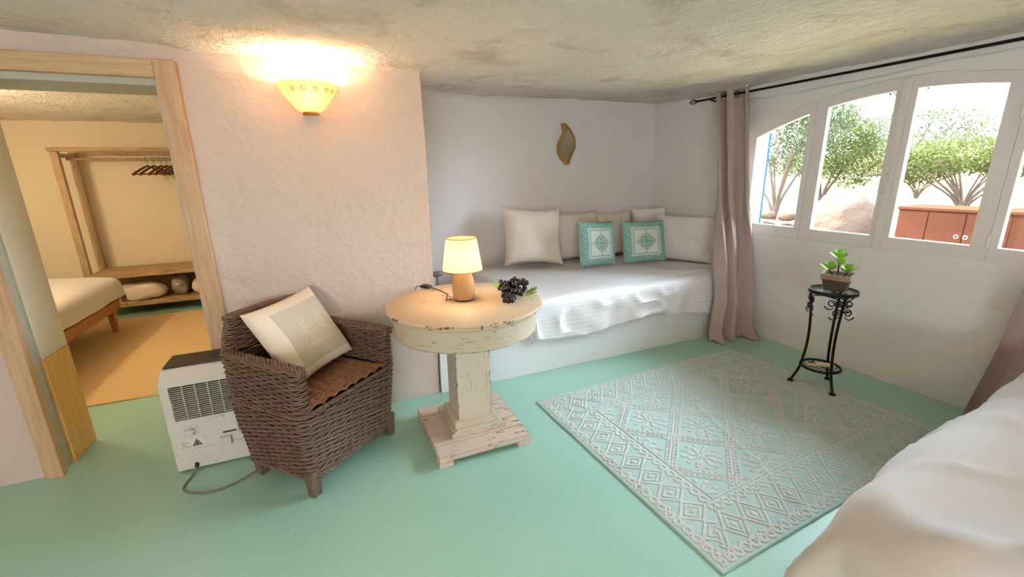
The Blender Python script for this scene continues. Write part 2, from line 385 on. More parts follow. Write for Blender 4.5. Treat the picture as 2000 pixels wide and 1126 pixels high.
WY, RX, AY, AX = 2.79, 3.585, 4.15, .615
TOP = 2.36
# floor
wall('floor', [rect((0, 0, 0), X, Y, (-4.4, 3.7), (-4.2, 6.8), .3)], M['floor'], (0, 0))
# main wall with the doorway
wall('wall_back', [rect((0, WY, 0), X, Z, (-2.7, -1.455), (-.02, TOP)), rect((0, WY, 0), X, Z, (-1.455, -.645), (2.02, TOP)), rect((0, WY, 0), X, Z, (-.645, AX), (-.02, TOP)),
                   rect((AX, 0, 0), Y, Z, (WY, AY+.02), (-.02, TOP))], M['plaster'])
wall('wall_alcove', [rect((0, AY, 0), X, Z, (AX-.05, RX+.05), (-.02, TOP))], M['plaster_smooth'], (.008, .0008))
wall('wall_left', [rect((-2.6, 0, 0), Y, Z, (-4.1, 2.9), (-.02, TOP), .15)], M['plaster'])
wall('wall_rear', [rect((0, -4, 0), X, Z, (-2.7, -2.4), (-.02, TOP), .2), rect((0, -4, 0), X, Z, (-1.0, 3.7), (-.02, TOP), .2), rect((0, -4, 0), X, Z, (-2.4, -1.0), (-.02, 1.15), .2), rect((0, -4, 0), X, Z, (-2.4, -1.0), (1.75, TOP), .2)], M['plaster'])     # with an added, unseen opening that lets in cool daylight as fill
# window wall with the arched opening
WC = 1.79
def arch(y, off=0.): return 2.055+off-.195*(np.asarray(y)-WC)**2
wy0, wy1, wz0 = .66, 2.92, .932
ys = np.linspace(wy0, wy1, 52)
def col_grid(ys, z0, z1, n, x=RX):
    t = np.linspace(0, 1, n)[None, :]; P = np.zeros((len(ys), n, 3)); P[..., 0] = x; P[..., 1] = ys[:, None]; P[..., 2] = z0[:, None]*(1-t)+z1[:, None]*t; return P
wall('wall_right', [rect((RX, 0, 0), Y, Z, (-4.1, wy0), (-.02, TOP)), rect((RX, 0, 0), Y, Z, (wy1, 4.2), (-.02, TOP)), rect((RX, 0, 0), Y, Z, (wy0, wy1), (-.02, wz0), .042),
                    col_grid(ys, arch(ys), np.full(52, TOP), 12),
                    np.stack([col_grid(ys, arch(ys), arch(ys), 2, RX)[:, 0], col_grid(ys, arch(ys), arch(ys), 2, RX+.25)[:, 0]], 1),
                    rect((0, 0, wz0), Y, X, (wy0, wy1), (RX, RX+.25)), rect((0, wy0, 0), X, Z, (RX, RX+.25), (wz0, 1.81)), rect((0, wy1, 0), X, Z, (RX, RX+.25), (wz0, 1.81))], M['plaster_window'])
g1 = np.linspace(-2.35, 2.96, 90)
lint = np.stack([np.stack([np.full(90, x), g1, np.full(90, z)+.018*np.sin(g1*1.9)+.004*np.sin(g1*9)], -1) for x, z in ((3.60, 2.098), (3.56, 2.094), (3.535, 2.10), (3.525, 2.12), (3.525, 2.2), (3.53, 2.34))], 1)
wall('trim_1', [lint], M['plaster_window'], (.006, .003))
# ceiling
def zc(x, y):
    return 2.105 + .045*(1-sm(-1.0, .4, x)) + .125*sm(2.7, 4.2, y) + .085*sm(1.2, 3.4, x)*(1-sm(2.6, 4.2, y)) - .02*sm(1.8, .5, y)
gx, gy = np.meshgrid(np.linspace(-2.7, 3.68, 160), np.linspace(-4.1, 4.25, 190), indexing='ij')
CP = np.stack([gx, gy, zc(gx, gy)+.016*fbm(np.stack([gx*2.2, gy*2.2, gx*0], -1), 71, 4)+.004*vn(np.stack([gx*14, gy*14, gx*0], -1), 77)], -1)
tag(link('ceiling', grid_mesh('ceiling', CP, flip=True), M['ceiling']), kind='structure')
# bedroom shell
BY = 6.65
wall('wall_bedroom_front', [rect((0, 3.10, 0), X, Z, (-4.3, -1.455), (-.02, TOP)), rect((0, 3.10, 0), X, Z, (-1.455, -.645), (2.0, TOP)), rect((0, 3.10, 0), X, Z, (-.645, -.25), (-.02, TOP))], M['plaster_warm'])
wall('wall_bedroom_back', [rect((0, BY, 0), X, Z, (-4.3, -.2), (-.02, TOP))], M['plaster_warm'], (.006, .001))
wall('wall_bedroom_left', [rect((-4.2, 0, 0), Y, Z, (3.0, 6.7), (-.02, TOP), .1)], M['plaster_warm'])
wall('wall_bedroom_right', [rect((-.3, 0, 0), Y, Z, (3.0, 6.7), (-.02, TOP), .1)], M['plaster_warm'])
bx, by = np.meshgrid(np.linspace(-4.3, -.2, 80), np.linspace(2.8, 6.75, 80), indexing='ij')
bz = 2.16+.02*sm(6.2, 4.5, by)+.018*fbm(np.stack([bx*2, by*2, bx*0], -1), 91, 3)
tag(link('ceiling_bedroom', grid_mesh('ceiling', np.stack([bx, by, bz], -1), flip=True), M['ceiling']), kind='structure')

# ---- door frame
d1 = thing('door_1', (-1.05, 2.78, 0), kind='structure')
def dbox(name, lo, hi, m, bev=.004):
    c = (-1.05, 2.78, 0); return MB().box([a-b for a, b in zip(lo, c)], [a-b for a, b in zip(hi, c)]).build(name, m, d1, bevel=bev)
dbox('casing', (-1.505, 2.752, 0), (-1.430, 2.795, 2.066), M['door_wood'])
dbox('casing', (-.668, 2.752, 0), (-.582, 2.795, 2.066), M['door_wood'])
dbox('head_casing', (-1.430, 2.754, 1.985), (-.668, 2.795, 2.064), M['door_wood_h'])
dbox('jamb_strip', (-1.46, 2.796, 0.01), (-1.436, 2.862, 1.957), M['jamb_grey'])
dbox('jamb_board', (-1.46, 2.866, .62), (-1.426, 3.115, 1.957), M['jamb_white'])
dbox('jamb_patch', (-1.46, 2.866, 0.008), (-1.423, 3.115, .618), M['jamb_yellow'])
dbox('jamb_board', (-.685, 2.80, 0.01), (-.64, 3.115, 1.957), M['jamb_grey'])
dbox('head_jamb', (-1.43, 2.80, 1.955), (-.67, 3.115, 2.03), M['jamb_grey'])

# ---- window
w1 = thing('window_1', (3.60, WC, wz0), kind='structure')
def sash(name, y0, y1, iy0, iy1, hinge=None):
    """y0<y1 outer, iy0<iy1 pane; arched top"""
    n = 14; X0, X1 = .004, .048; o = (3.60, WC, wz0)
    def loop(a, b, zb, off):
        t = np.linspace(a, b, n); return [(a, zb)] + [(y, float(arch(y, off))) for y in t] + [(b, zb)]
    O = loop(y0, y1, wz0-.0, .02); I = loop(iy0, iy1, 1.022, -.068); m = len(O)
    V = [(x, y-o[1], z-o[2]) for x in (X0, X1) for L in (O, I) for y, z in L]; F = []
    for i in range(m):
        j = (i+1) % m
        F += [(i, m+i, m+j, j), (2*m+i, 2*m+j, 3*m+j, 3*m+i), (i, j, 2*m+j, 2*m+i), (m+i, 3*m+i, 3*m+j, m+j)]
    s = MB().add(V, F).build(name, M['white_paint'], w1, bevel=.003)
    G = [(x, y-o[1], z-o[2]) for x in (.024, .028) for y, z in I]
    MB().add(G, [tuple(range(m)), tuple(range(2*m-1, m-1, -1))] + [(i, (i+1) % m, m+(i+1) % m, m+i) for i in range(m)]).build('pane', M['glass'], s)
    return s
sash('sash', 2.358, 2.915, 2.403, 2.845)
s2 = sash('sash', 1.783, 2.355, 1.842, 2.268)
s3 = sash('sash', 1.222, 1.780, 1.300, 1.722)
sash('sash', .665, 1.219, .74, 1.176)
MB().box((-.012, 1.757-WC, .0), (.004, 1.806-WC, float(arch(1.78))-wz0-.004)).build('astragal', M['white_paint'], w1, bevel=.004)
for y, zz in ((2.357, 1.10), (2.357, 1.78), (1.2205, 1.06), (1.2205, 1.78)):
    MB().tube([(-.002, y-WC, zz-wz0-.035), (-.002, y-WC, zz-wz0+.035)], .008, 10).build('hinge', M['white_paint'], w1, smooth=True)
hz = 1.45-wz0
hm = MB().box((-.034, 1.775-WC, hz-.05), (-.026, 1.797-WC, hz+.10)); hm.tube([(-.03, 1.786-WC, hz), (-.055, 1.786-WC, hz), (-.062, 1.80-WC, hz), (-.062, 1.905-WC, hz-.012)], [.008, .008, .009, .007], 10)
hm.build('window_handle', M['white_paint'], w1, smooth=False, bevel=.002)
MB().tube([(-.03, 1.79-WC, hz-.12), (-.05, 1.79-WC, hz-.12), (-.05, 1.82-WC, hz-.11)], .006, 8).build('latch', M['white_paint'], w1, smooth=True)

# ---- sockets
def socket(name, loc, rz, label):
    t = thing(name, loc, rz, label, 'socket')
    MB().box((-.045, -.010, -.04), (.045, 0.004, .04)).build('plate', M['socket'], t, bevel=.003)
    MB().box((-.022, -.014, -.024), (.022, -.008, .024)).build('insert', M['socket'], t, bevel=.002)
socket('wall_socket', (-.005, WY-.008, .648), 0, 'white wall socket just above the wicker chair arm')
socket('wall_socket', (RX-.006, 2.77, .37), -PI/2, 'small white wall socket low beside the taupe curtain under the window')

# ================================================================= masonry bench, mattress, sheet
mb = MB(); b0 = (2.1, 2.75, 0)
bm = join_grids([disp(g, .006, .002) for g in [rect((0, 2.772, 0), X, Z, (.625, RX-.02), (-.01, .42)), rect((.625, 0, 0), Y, Z, (2.772, 2.82), (-.01, .42)), rect((0, 0, .42), X, Y, (.63, RX-.02), (2.772, AY-.02))]])
bo = link('built_in_bench', bm, M['bench']); tag(bo, 'whitewashed masonry bench filling the alcove under the white sheet', 'bench')
mt = MB().box((1.30, 2.80, .435), (3.545, 4.10, .575)); tag(mt.build('mattress', M['linen_white'], smooth=True, bevel=.04, seg=4), 'white mattress on the alcove bench, hidden under the striped sheet', 'mattress')
def drape(x0, x1, y0, y1, zt, ov, r, st, hang=.03, wr=.012, puff=.01, seed=5, plan=.0, zmin=.02, freq=9.):
    """cloth over the rectangle, hanging ov=(left,right,near,far) beyond it"""
    nx = int((x1-x0+ov[0]+ov[1])/st)+1; ny = int((y1-y0+ov[2]+ov[3])/st)+1
    gx, gy = np.meshgrid(np.linspace(x0-ov[0], x1+ov[1], nx), np.linspace(y0-ov[2], y1+ov[3], ny), indexing='ij')
    cx = np.clip(gx, x0+plan, x1-plan); cy = np.clip(gy, y0+plan, y1-plan); ax, ay = gx-cx, gy-cy
    d0 = np.hypot(ax, ay); nxv = ax/np.maximum(d0, 1e-6); nyv = ay/np.maximum(d0, 1e-6)
    # inside corner radius: distance from the rounded rectangle
    lin = plan; d = np.maximum(d0-lin, 0); base = np.minimum(d0, lin)
    q = r*PI/2; off = np.where(d < q, r*np.sin(np.minimum(d, q)/r), r); drop = np.where(d < q, r*(1-np.cos(np.minimum(d, q)/r)), r+(d-q))
    P3 = np.stack([gx, gy, gx*0], -1)
    s = gx*np.abs(nyv)+gy*np.abs(nxv)
    fold = (np.sin(s*freq+3*fbm(P3*1.3, seed, 2))+.5*np.sin(s*freq*2.3+2))*wr*sm(.02, .30, drop)
    off = off + hang*sm(.05, .4, drop) + fold
    X_ = cx+nxv*(base+off); Y_ = cy+nyv*(base+off)
    Z_ = zt - drop + puff*fbm(P3*2.2, seed+3, 3)*(1-sm(0, .3, drop)) 
    return np.stack([X_, Y_, np.maximum(Z_, zmin)], -1), np.stack([gx, gy], -1)
P, uv = drape(1.32, 3.50, 2.79, 4.05, .590, (.16, .0, .34, .0), .055, .020, .0, .010, .006, 5, plan=.04, freq=14)
# fine wrinkles of the crumpled sheet
w = vn(np.stack([P[..., 0]*5+P[..., 2]*2, P[..., 1]*9-P[..., 2]*7, P[..., 2]*3], -1), 61); P[..., 2] += .014*(1-np.abs(w))**3*sm(3.25, 2.85, P[..., 1]); P[..., 1] -= .022*(1-np.abs(w))**4*sm(.58, .50, P[..., 2])
P[..., 2] -= np.where(P[..., 2] < .45, .03*np.sin(P[..., 0]*4.5), 0)*sm(.45, .3, P[..., 2])
P[..., 1] = np.where((P[..., 1] < 2.80) & (P[..., 2] < .50), np.minimum(P[..., 1], 2.746), P[..., 1])     # the hem hangs clear of the bench front
P[..., 2] = np.where((P[..., 1] >= 2.80) & (P[..., 2] < .436), .436, P[..., 2])     # the left end lies on the bench
o = link('bed_sheet', grid_mesh('sheet', P, uv), M['sheet']); so_ = o.modifiers.new('thick', 'SOLIDIFY'); so_.thickness = .003
tag(o, 'crumpled white satin-stripe sheet draped over the alcove bench', 'sheet')

# ================================================================= pillows
def pillow_mesh(w, h, t, n=36, seed=1, wr=.010, pinch=.07, pat=None, corner=4.):
    """cushion standing in the x-z plane, centred, thickness along y; front faces -y"""
    u = np.linspace(-1, 1, n); U, V = np.meshgrid(u, u, indexing='ij')
    # edges bow inward between the corners
    bx = 1-pinch*(1-V**2); bz = 1-pinch*(1-U**2)
    xx = U*w/2*bx; zz = V*h/2*bz
    f = (np.clip(1-np.abs(U)**corner, 0, 1)**.5*np.clip(1-np.abs(V)**corner, 0, 1)**.5)
    P3 = np.stack([U*1.6, V*1.6, U*0], -1); wv = fbm(P3, seed, 3)*wr*f
    crease = .012*(np.abs(U)*np.abs(V))*(1-np.abs(vn(np.stack([U*2.5+V, V*2.5-U, U*0], -1), seed+9)))**5*f*(.4+.6*(np.abs(U)+np.abs(V))/2)
    front = np.stack([xx, -(t/2*f+wv-crease*wr/.01), zz], -1); back = np.stack([xx, t/2*f+wv*.5, zz], -1)
    A = pat(U, V) if pat else np.zeros_like(U)
    idx = np.arange(n*n).reshape(n, n); q = np.stack([idx[:-1, :-1], idx[1:, :-1], idx[1:, 1:], idx[:-1, 1:]], -1).reshape(-1, 4)
    Vv = np.concatenate([front.reshape(-1, 3), back.reshape(-1, 3)]); F = np.concatenate([q, q[:, ::-1]+n*n])
    me = quads_mesh('pillow', Vv, F); at = me.attributes.new('pat', 'FLOAT', 'POINT'); B = np.full(n*n, float(pat(np.array([[.0]]), np.array([[.97]]))[0, 0]) if pat else 0)
    at.data.foreach_set('value', np.concatenate([A.reshape(-1), B]).astype(np.float32))
    import bmesh
    bmm = bmesh.new(); bmm.from_mesh(me); bmesh.ops.remove_doubles(bmm, verts=bmm.verts, dist=.0006); bmm.to_mesh(me); bmm.free()
    return me
def pillow(name, w, h, t, base, rz, tilt, m, label, seed, cat='pillow', roll=0, group=None, **kw):
    """base = point under the bottom edge; tilt leans the top back (+y local)"""
    me = pillow_mesh(w, h, t, seed=seed, **kw); me.transform(Matrix.Translation((0, 0, h/2)))
    R = Matrix.Rotation(rz, 4, 'Z') @ Matrix.Rotation(-tilt, 4, 'X') @ Matrix.Rotation(roll, 4, 'Y')
    me.transform(R); me.transform(Matrix.Translation((0, 0, -min(v.co.z for v in me.vertices)))); o = link(name, me, m, None, base); return tag(o, label, cat, group)
BZ = .602
pillow('pillow', .64, .58, .20, (1.86, 3.78, BZ), -.03, .28, M['linen'], 'largest cream linen pillow, leftmost on the bench, tilted against the wall', 3, roll=.07, pinch=.11, wr=.022, group='cream pillows on the bench')
pillow('pillow', .58, .50, .15, (2.43, 3.92, BZ), -.02, .20, M['linen'], 'cream linen pillow behind the left teal cushion, second from the lamp', 13, roll=.02, pinch=.06, wr=.02, group='cream pillows on the bench')
pillow('pillow', .46, .48, .15, (2.965, 3.95, BZ), -.02, .18, M['linen'], 'cream linen pillow third from left, between the two teal cushions', 23, roll=0, pinch=.06, wr=.02, group='cream pillows on the bench')
pillow('pillow', .36, .49, .12, (3.365, 3.90, BZ), -.80, .10, M['linen_white'], 'white rounded pillow wedged in the alcove corner behind the others', 33, roll=-.05, pinch=.02, corner=3.)
pillow('pillow', .64, .46, .18, (3.33, 3.36, BZ), -1.10, .22, M['linen_white'], 'large white bed pillow leaning on the side wall beside the curtain', 43, roll=0, pinch=.03, wr=.03, corner=3.)
def teal_pat(U, V):
    m = np.maximum(np.abs(U), np.abs(V)); a = np.zeros_like(U)
    leaf = np.sin(U*34+2*np.sin(V*9))*np.sin(V*34+2*np.sin(U*11))
    border = np.where(leaf > .15, .66, .33); a = np.where(m > .70, border, a)
    a = np.where((m > .66) & (m <= .70), 1., a)
    a = np.where((m > .585) & (m < .605), .55, a)
    x, y = U, V; dm = np.abs(x)*1.0+np.abs(y)*1.0
    fx, fy = np.abs(x), np.abs(y)
    stem = (np.abs(fx-fy) < .035) & (dm < .40)
    cross = ((fx < .03) | (fy < .03)) & (dm < .34)
    curl = (np.abs(np.hypot(fx-.17, fy-.17)-.085) < .026) & (dm < .52)
    curl2 = ((np.abs(np.hypot(fx-.30, fy-.07)-.07) < .024) | (np.abs(np.hypot(fx-.07, fy-.30)-.07) < .024)) & (dm < .46)
    rim = (np.abs(dm-.47) < .03) & (np.sin((fx-fy)*38) > -.2)
    dots = (np.hypot(fx-.53, fy) < .035) | (np.hypot(fx, fy-.53) < .035)
    core = dm < .07
    return np.where((stem | cross | curl | curl2 | rim | dots | core), .33, a)
c1 = pillow('cushion', .44, .43, .13, (2.42, 3.50, BZ), .14, .20, M['teal_cushion'], 'small teal cushion with diamond embroidery, left one, turned toward the lamp', 53, 'cushion', roll=.06, n=112, pat=teal_pat, pinch=.03, wr=.006)
c2 = pillow('cushion', .46, .42, .13, (2.96, 3.46, BZ), -.22, .22, M['teal_cushion'], 'small teal cushion with diamond embroidery, right one, in front of the white pillow', 63, 'cushion', roll=-.01, n=112, pat=teal_pat, pinch=.03, wr=.006)

# ---- pewter ornament behind the wall edge
t = thing('metal_ornament', (.765, 3.30, .425), 0, 'grey metal ornament peeking from behind the wall edge above the table', 'ornament')
MB().lathe([(0, 0), (.05, 0), (.05, .012), (.014, .03), (.012, .30), (0, .31)], 20).build('stem', M['grey_metal'], t, smooth=True)
MB().ball((0.0, 0, .325), (.055, .03, .024), 14).build('body', M['grey_metal'], t, smooth=True)
MB().tube([(-.045, 0, .33), (-.062, 0, .38), (-.066, 0, .43), (-.062, 0, .455)], [.012, .009, .007, .004], 8).build('neck', M['grey_metal'], t, smooth=True)

# ---- leaf mirror on the alcove wall
lf = thing('leaf_mirror', (2.385, AY-.012, 1.585), 0, 'gold framed leaf shaped wall mirror hanging above the pillows', 'mirror')
tt = np.linspace(0, 1, 40); H_ = .41; mm = lambda v: (np.asarray(v, float)-510)*.00076
L_ = np.interp(tt, [0, .10, .19, .35, .515, .64, .73, .80, .854, 1], mm([480, 420, 380, 355, 370, 405, 435, 444, 440, 413]))
R_ = np.interp(tt, [0, .10, .21, .41, .56, .70, .82, .92, 1], mm([560, 573, 600, 655, 657, 635, 590, 540, 492]))
B_ = np.interp(tt, [0, .08, .22, .39, .53, .745, .80, .854, 1], mm([550, 505, 440, 415, 430, 495, 507, 505, 478]))
def band(xs0, xs1, y0, y1):
    m = MB(); n = len(tt); V = [(x, y, z*H_) for y in (y0, y1) for xs in (xs0, xs1) for x, z in zip(xs, tt)]; F = []
    for i in range(n-1): F += [(i, n+i, n+i+1, i+1), (2*n+i, 2*n+i+1, 3*n+i+1, 3*n+i), (i, i+1, 2*n+i+1, 2*n+i), (n+i, 3*n+i, 3*n+i+1, n+i+1)]
    F += [(0, 2*n, 3*n, n), (n-1, 2*n-1, 4*n-1, 3*n-1)]; return m.add(V, F)
L_ = B_-.012; sp = B_-L_
band(L_, np.minimum(L_+sp, R_-.004), -.062, .010).build('frame_band', M['gold'], lf)
band(np.maximum(R_-.014, L_+.004), R_, -.056, .010).build('frame_band', M['gold'], lf)
i0 = 5
mp = band(np.minimum(L_+sp, R_-.015), R_-.012, -.042, .008).build('mirror_panel', M['mirror'], lf)
vm = MB(); xm = (np.minimum(L_+sp, R_-.015)+R_-.013)/2
vm.tube([(x, -.044, z*H_) for x, z in zip(xm[4:-3], tt[4:-3])], .0022, 6)
for q in (8, 15, 22): 
    vm.tube([(xm[q], -.044, tt[q]*H_), (L_[q+5]+sp[q+5], -.044, tt[q+5]*H_+.012)], .0018, 6); vm.tube([(xm[q+2], -.044, tt[q+2]*H_), (R_[q+6]-.012, -.044, tt[q+6]*H_)], .0018, 6)
vm.build('vein', M['gold'], mp)
MB().box((L_[0]+.002, -.058, 0), (R_[0]-.002, .008, .03)).build('frame_foot', M['gold'], lf)

# ================================================================= sconce
sc = thing('wall_sconce', (0, WY, 1.843), 0, 'glowing half bowl ceramic wall sconce with small ring cutouts', 'sconce')
prof = [(.034, .010), (.05, .012), (.072, .026), (.10, .062), (.128, .100), (.150, .136), (.156, .150), (.150, .150), (.143, .136), (.121, .101), (.094, .066), (.066, .032), (.046, .020), (.0, .018)]
MB().lathe(prof, 40, a0=PI, a1=2*PI).build('bowl', M['alabaster'], sc, smooth=True)
MB().lathe([(0, -.004), (.040, -.004), (.042, .004), (.038, .012), (0, .013)], 24, a0=PI, a1=2*PI).build('cap', M['bronze'], sc, smooth=True)
for a in (-2.15, -1.75, -1.30, -.85, -.50):
    ca, sa = math.cos(a), math.sin(a); c0 = np.array([.137*ca, .137*sa, .112]); e1 = np.array([-sa, ca, 0]); e2 = np.array([.5*ca, .5*sa, .86])
    MB().tube([tuple(c0+.010*(math.cos(q)*e1+math.sin(q)*e2)) for q in np.linspace(0, 2*PI, 14)[:-1]], .0022, 6, True).build('ring', M['bronze'], sc)
MB().ball((0, -.06, .085), (.022, .022, .03), 12).build('bulb', M['bulb'], sc, smooth=True)
point('sconce_light', (0, WY-.08, 1.955), 8.5, (1, .66, .37), .03)
point('sconce_bulb_light', (0, WY-.06, 1.90), 2.5, (1, .68, .38), .02)

# ================================================================= round table
TX, TY, TH = .672, 2.262, .814
tb = thing('round_table', (TX, TY, 0), 0, 'round distressed cream pedestal table holding the lit lamp', 'table')
RT = .437
MB().lathe([(0, TH-.034), (RT-.022, TH-.034), (RT-.012, TH-.030), (RT-.004, TH-.018), (RT, TH-.010), (RT-.004, TH-.003), (RT-.012, TH), (0, TH)], 96).build('table_top', M['dist_top'], tb, smooth=True, bevel=0)
MB().lathe([(RT-.075, TH-.036), (RT-.030, TH-.036), (RT-.034, TH-.05), (RT-.036, .668), (RT-.040, .662), (RT-.075, .662), (RT-.075, TH-.036)], 96).build('apron', M['dist_apron'], tb, smooth=False)
px0 = -.012
MB().box((-.10, -.10, .135), (.10, .10, .775)).build('post', M['dist_post'], tb, bevel=.003)
MB().box((-.132, -.132, .098), (.132, .132, .137)).build('plinth_step', M['dist_step'], tb, bevel=.006)
MB().box((-.162, -.162, .062), (.162, .162, .099)).build('plinth_step', M['dist_step'], tb, bevel=.006)
pw = .56/5
for i in range(5): MB().box((-.27, -.297+i*pw, .032), (.262, -.297+(i+1)*pw-.0015, .0625)).build('plank', M['dist_base'], tb, bevel=.0025)
for sx in (-.272, .184):
    for sy in (-.299, .185): MB().box((sx, sy, 0), (sx+.08, sy+.08, .034)).build('foot', M['dist_base'], tb, bevel=.003)

# ---- lamp on the table
LX, LY = .680, 2.300
lp = thing('table_lamp', (LX, LY, TH), 0, 'small lit table lamp with cream shade and woven rattan base', 'lamp')
nz, na = 56, 120; zz = np.linspace(0, .150, nz)[None, :]; aa = np.linspace(0, 2*PI, na)[:, None]
prof_r = .060+.002*np.sin(zz/.150*PI)-.012*sm(.085, .150, zz)
wv = .0020*np.sin(aa*26+PI*np.floor(zz/.0075))*np.abs(np.sin(PI*zz/.0075))
rr = prof_r+wv; LP = np.stack([rr*np.cos(aa), rr*np.sin(aa), zz+0*aa+.006], -1)
link('lamp_base', grid_mesh('lb', LP), M['rattan_base'], lp)
MB().lathe([(0, 0), (.060, 0), (.062, .004), (.06, .009), (0, .009)], 40).build('base_ring', M['dark_plastic'], lp, smooth=True)
MB().lathe([(.050, .154), (.035, .160), (.012, .162), (.012, .19), (0, .191)], 24).build('neck', M['rattan_base'], lp, smooth=True)
sh = MB().lathe([(.112, .172), (.084, .352)], 64).build('lamp_shade', M['shade'], lp, smooth=True)
for r, z in ((.1125, .173), (.0845, .352)): MB().tube([(r*math.cos(a), r*math.sin(a), z) for a in np.linspace(0, 2*PI, 49)[:-1]], .0024, 6, True).build('trim_ring', M['shade_rim'], sh)
MB().ball((0, 0, .235), (.026, .026, .034), 14).build('bulb', M['bulb'], lp, smooth=True)
point('table_lamp_light', (LX, LY, TH+.235), 5.0, (1, .68, .36), .035)
cb = thing('lamp_cord', (.54, 2.66, TH), 0, 'black lamp cord with inline switch lying on the table', 'cord')
cpts = [(LX-.0675-.54, LY-2.66+.01, .004), (LX-.10-.54, LY+.02-2.66, .004), (.62-.54, 2.43-2.66, .004), (.60-.54, 2.54-2.66, .004), (.57-.54, 2.61-2.66, .006)]
MB().tube(cpts, .003, 6).build('cable', M['black_rubber'], cb, smooth=True)
MB().box((-.022, -.034, .001), (.022, .034, .019), rz=.7).build('inline_switch', M['black_rubber'], cb, bevel=.006)
MB().tube([(-.01, .03, .008), (-.05, .06, .0), (-.10, .07, -.12), (-.2, .09, -.25), (-.35, .10, -.33)], .003, 6).build('cable', M['black_rubber'], cb, smooth=True)

# ---- bunch of grapes
gb = thing('grape_bunch', (.95, 2.22, TH), 0, 'bunch of black decorative grapes with green leaves on the table', 'grapes')
gm = MB().ball((0, 0, 0), .0150, 12).mesh('grape'); gm.materials.append(M['grape']); gm.polygons.foreach_set('use_smooth', [True]*len(gm.polygons))
tip = np.array([-.085, -.135]); root = np.array([.03, .055])
pts = []; tries = 0
while len(pts) < 70 and tries < 20000:
    tries += 1; s_ = random.random()**1.2; wd_ = .068*(1-s_)+.016; c = root+(tip-root)*s_
    p = np.array([c[0]+random.uniform(-wd_, wd_), c[1]+random.uniform(-wd_, wd_)*.9, .0178+random.random()**1.3*(.062*(1-s_)+.012)])
    if all(np.linalg.norm(p-q) > .0195 for q in pts): pts.append(p)
for p in pts:
    g = bpy.data.objects.new('grape', gm); COL.objects.link(g); g.parent = gb; g.location = p; g.scale = (1, 1, random.uniform(1.0, 1.15))
def leaf_mesh(L, W, curl=.2, n=7, lobed=False):
    V = []; F = []
    for i in range(n+1):
        t = i/n; w_ = W*math.sin(PI*min(t*.9+.06, 1))**.8*(1+(.28*math.sin(t*22) if lobed else 0)); z = curl*L*(t*t)
        V += [(-w_/2, t*L, z+.12*w_), (0, t*L, z), (w_/2, t*L, z+.12*w_)]
    for i in range(n):
        a = 3*i; F += [(a, a+1, a+4, a+3), (a+1, a+2, a+5, a+4)]
    return V, F
for loc, rz in (((-.02, .10, .02), .5), ((.07, -.03, .015), -1.6), ((.05, -.06, .012), -2.3)):
    v, f = leaf_mesh(.075, .055, .25, 9, True); o = MB().add(v, f).build('leaf', M['leaf_green'], gb, loc, smooth=True); o.rotation_euler = (.15, 0, rz)
MB().tube([(.0, .03, .04), (.03, .09, .03), (.05, .12, .02)], .003, 6).build('stem', M['bark'], gb, smooth=True)

# ================================================================= wicker armchair
ch = thing('wicker_armchair', (.0225, 2.2055, 0), math.radians(42.7), 'dark brown woven wicker armchair with short wooden legs', 'armchair')
def rrect(x0, x1, y0, y1, r, n=6):
    pts = []
    for cx, cy, a in ((x1-r, y0+r, -PI/2), (x1-r, y1-r, 0), (x0+r, y1-r, PI/2), (x0+r, y0+r, PI)):
        for i in range(n+1):
            q = a+PI/2*i/n; pts.append((cx+r*math.cos(q), cy+r*math.sin(q)))
    return np.array(pts)
def resample(P, step, closed=True):
    Q = np.vstack([P, P[:1]]) if closed else P
    d = np.r_[0, np.cumsum(np.linalg.norm(np.diff(Q, axis=0), axis=1))]; n = max(8, int(d[-1]/step)); s = np.linspace(0, d[-1], n, endpoint=not closed)
    return np.stack([np.interp(s, d, Q[:, i]) for i in range(Q.shape[1])], 1), s, d[-1]
HW = .325                                                  # half width of the body
def body_w(z): return HW-.030*sm(.45, .08, z)
def back_y(z): return .475+.055*(z-.1)/.75+.03*sm(.6, .85, z)
def front_y(z): return -.020+.020*sm(.5, .1, z)
ARM, SEAT, BT = .672, .455, .845
def top_z(x, y): return 0
def row_loop(z):
    w, yb, yf = body_w(z), back_y(z), front_y(z)
    if z < SEAT: return rrect(-w, w, yf, yb, .05)
    t = .065
    if z < ARM+.001:
        # C-shaped band: outside round the back, inside round the seat
        o = [(w-t, yf+.02), (w-t/2, yf), (w, yf+.02), (w, yb-.05), (w-.05, yb), (-w+.05, yb), (-w, yb-.05), (-w, yf+.02), (-w+t/2, yf), (-w+t, yf+.02), (-w+t, yb-t-.03), (-w+t+.03, yb-t), (w-t-.03, yb-t), (w-t, yb-t-.03)]
        return np.array(o)
    wb = w-.03-.10*sm(ARM, BT, z)*.6; return rrect(-wb, wb, yb-t*.8, yb, .024)
wk = MB(); core = MB(); zs = np.arange(.105, BT-.01, .0118); sp_ = .030
def strand(P2, z, par, r=.0054, amp=.0036, mbx=wk, zj=0.0):
    R2, s, L = resample(P2, .0105); n = 44 if z < SEAT else (68 if z < ARM+.001 else 24)     # fixed stake count keeps rows in step
    T = np.roll(R2, -1, 0)-np.roll(R2, 1, 0); T /= np.linalg.norm(T, axis=1, keepdims=True); Nn = np.stack([T[:, 1], -T[:, 0]], 1)
    ph = np.sin(PI*n*s/L+par*PI); R3 = R2+Nn*(amp*ph)[:, None]
    zz_ = z+zj*np.sin(s*9+z*31)+.0016*np.sin(s*47+z*90)
    mbx.tube(np.c_[R3, np.full(len(R3), 0)+zz_], r, 5, True)
for i, z in enumerate(zs):
    L = row_loop(z)
    if SEAT-.02 < z < SEAT+.004: continue
    strand(L, z, i % 2, zj=.0008)
wk.build('woven_shell', M['wicker'], ch, smooth=True)['kind'] = 'stuff'
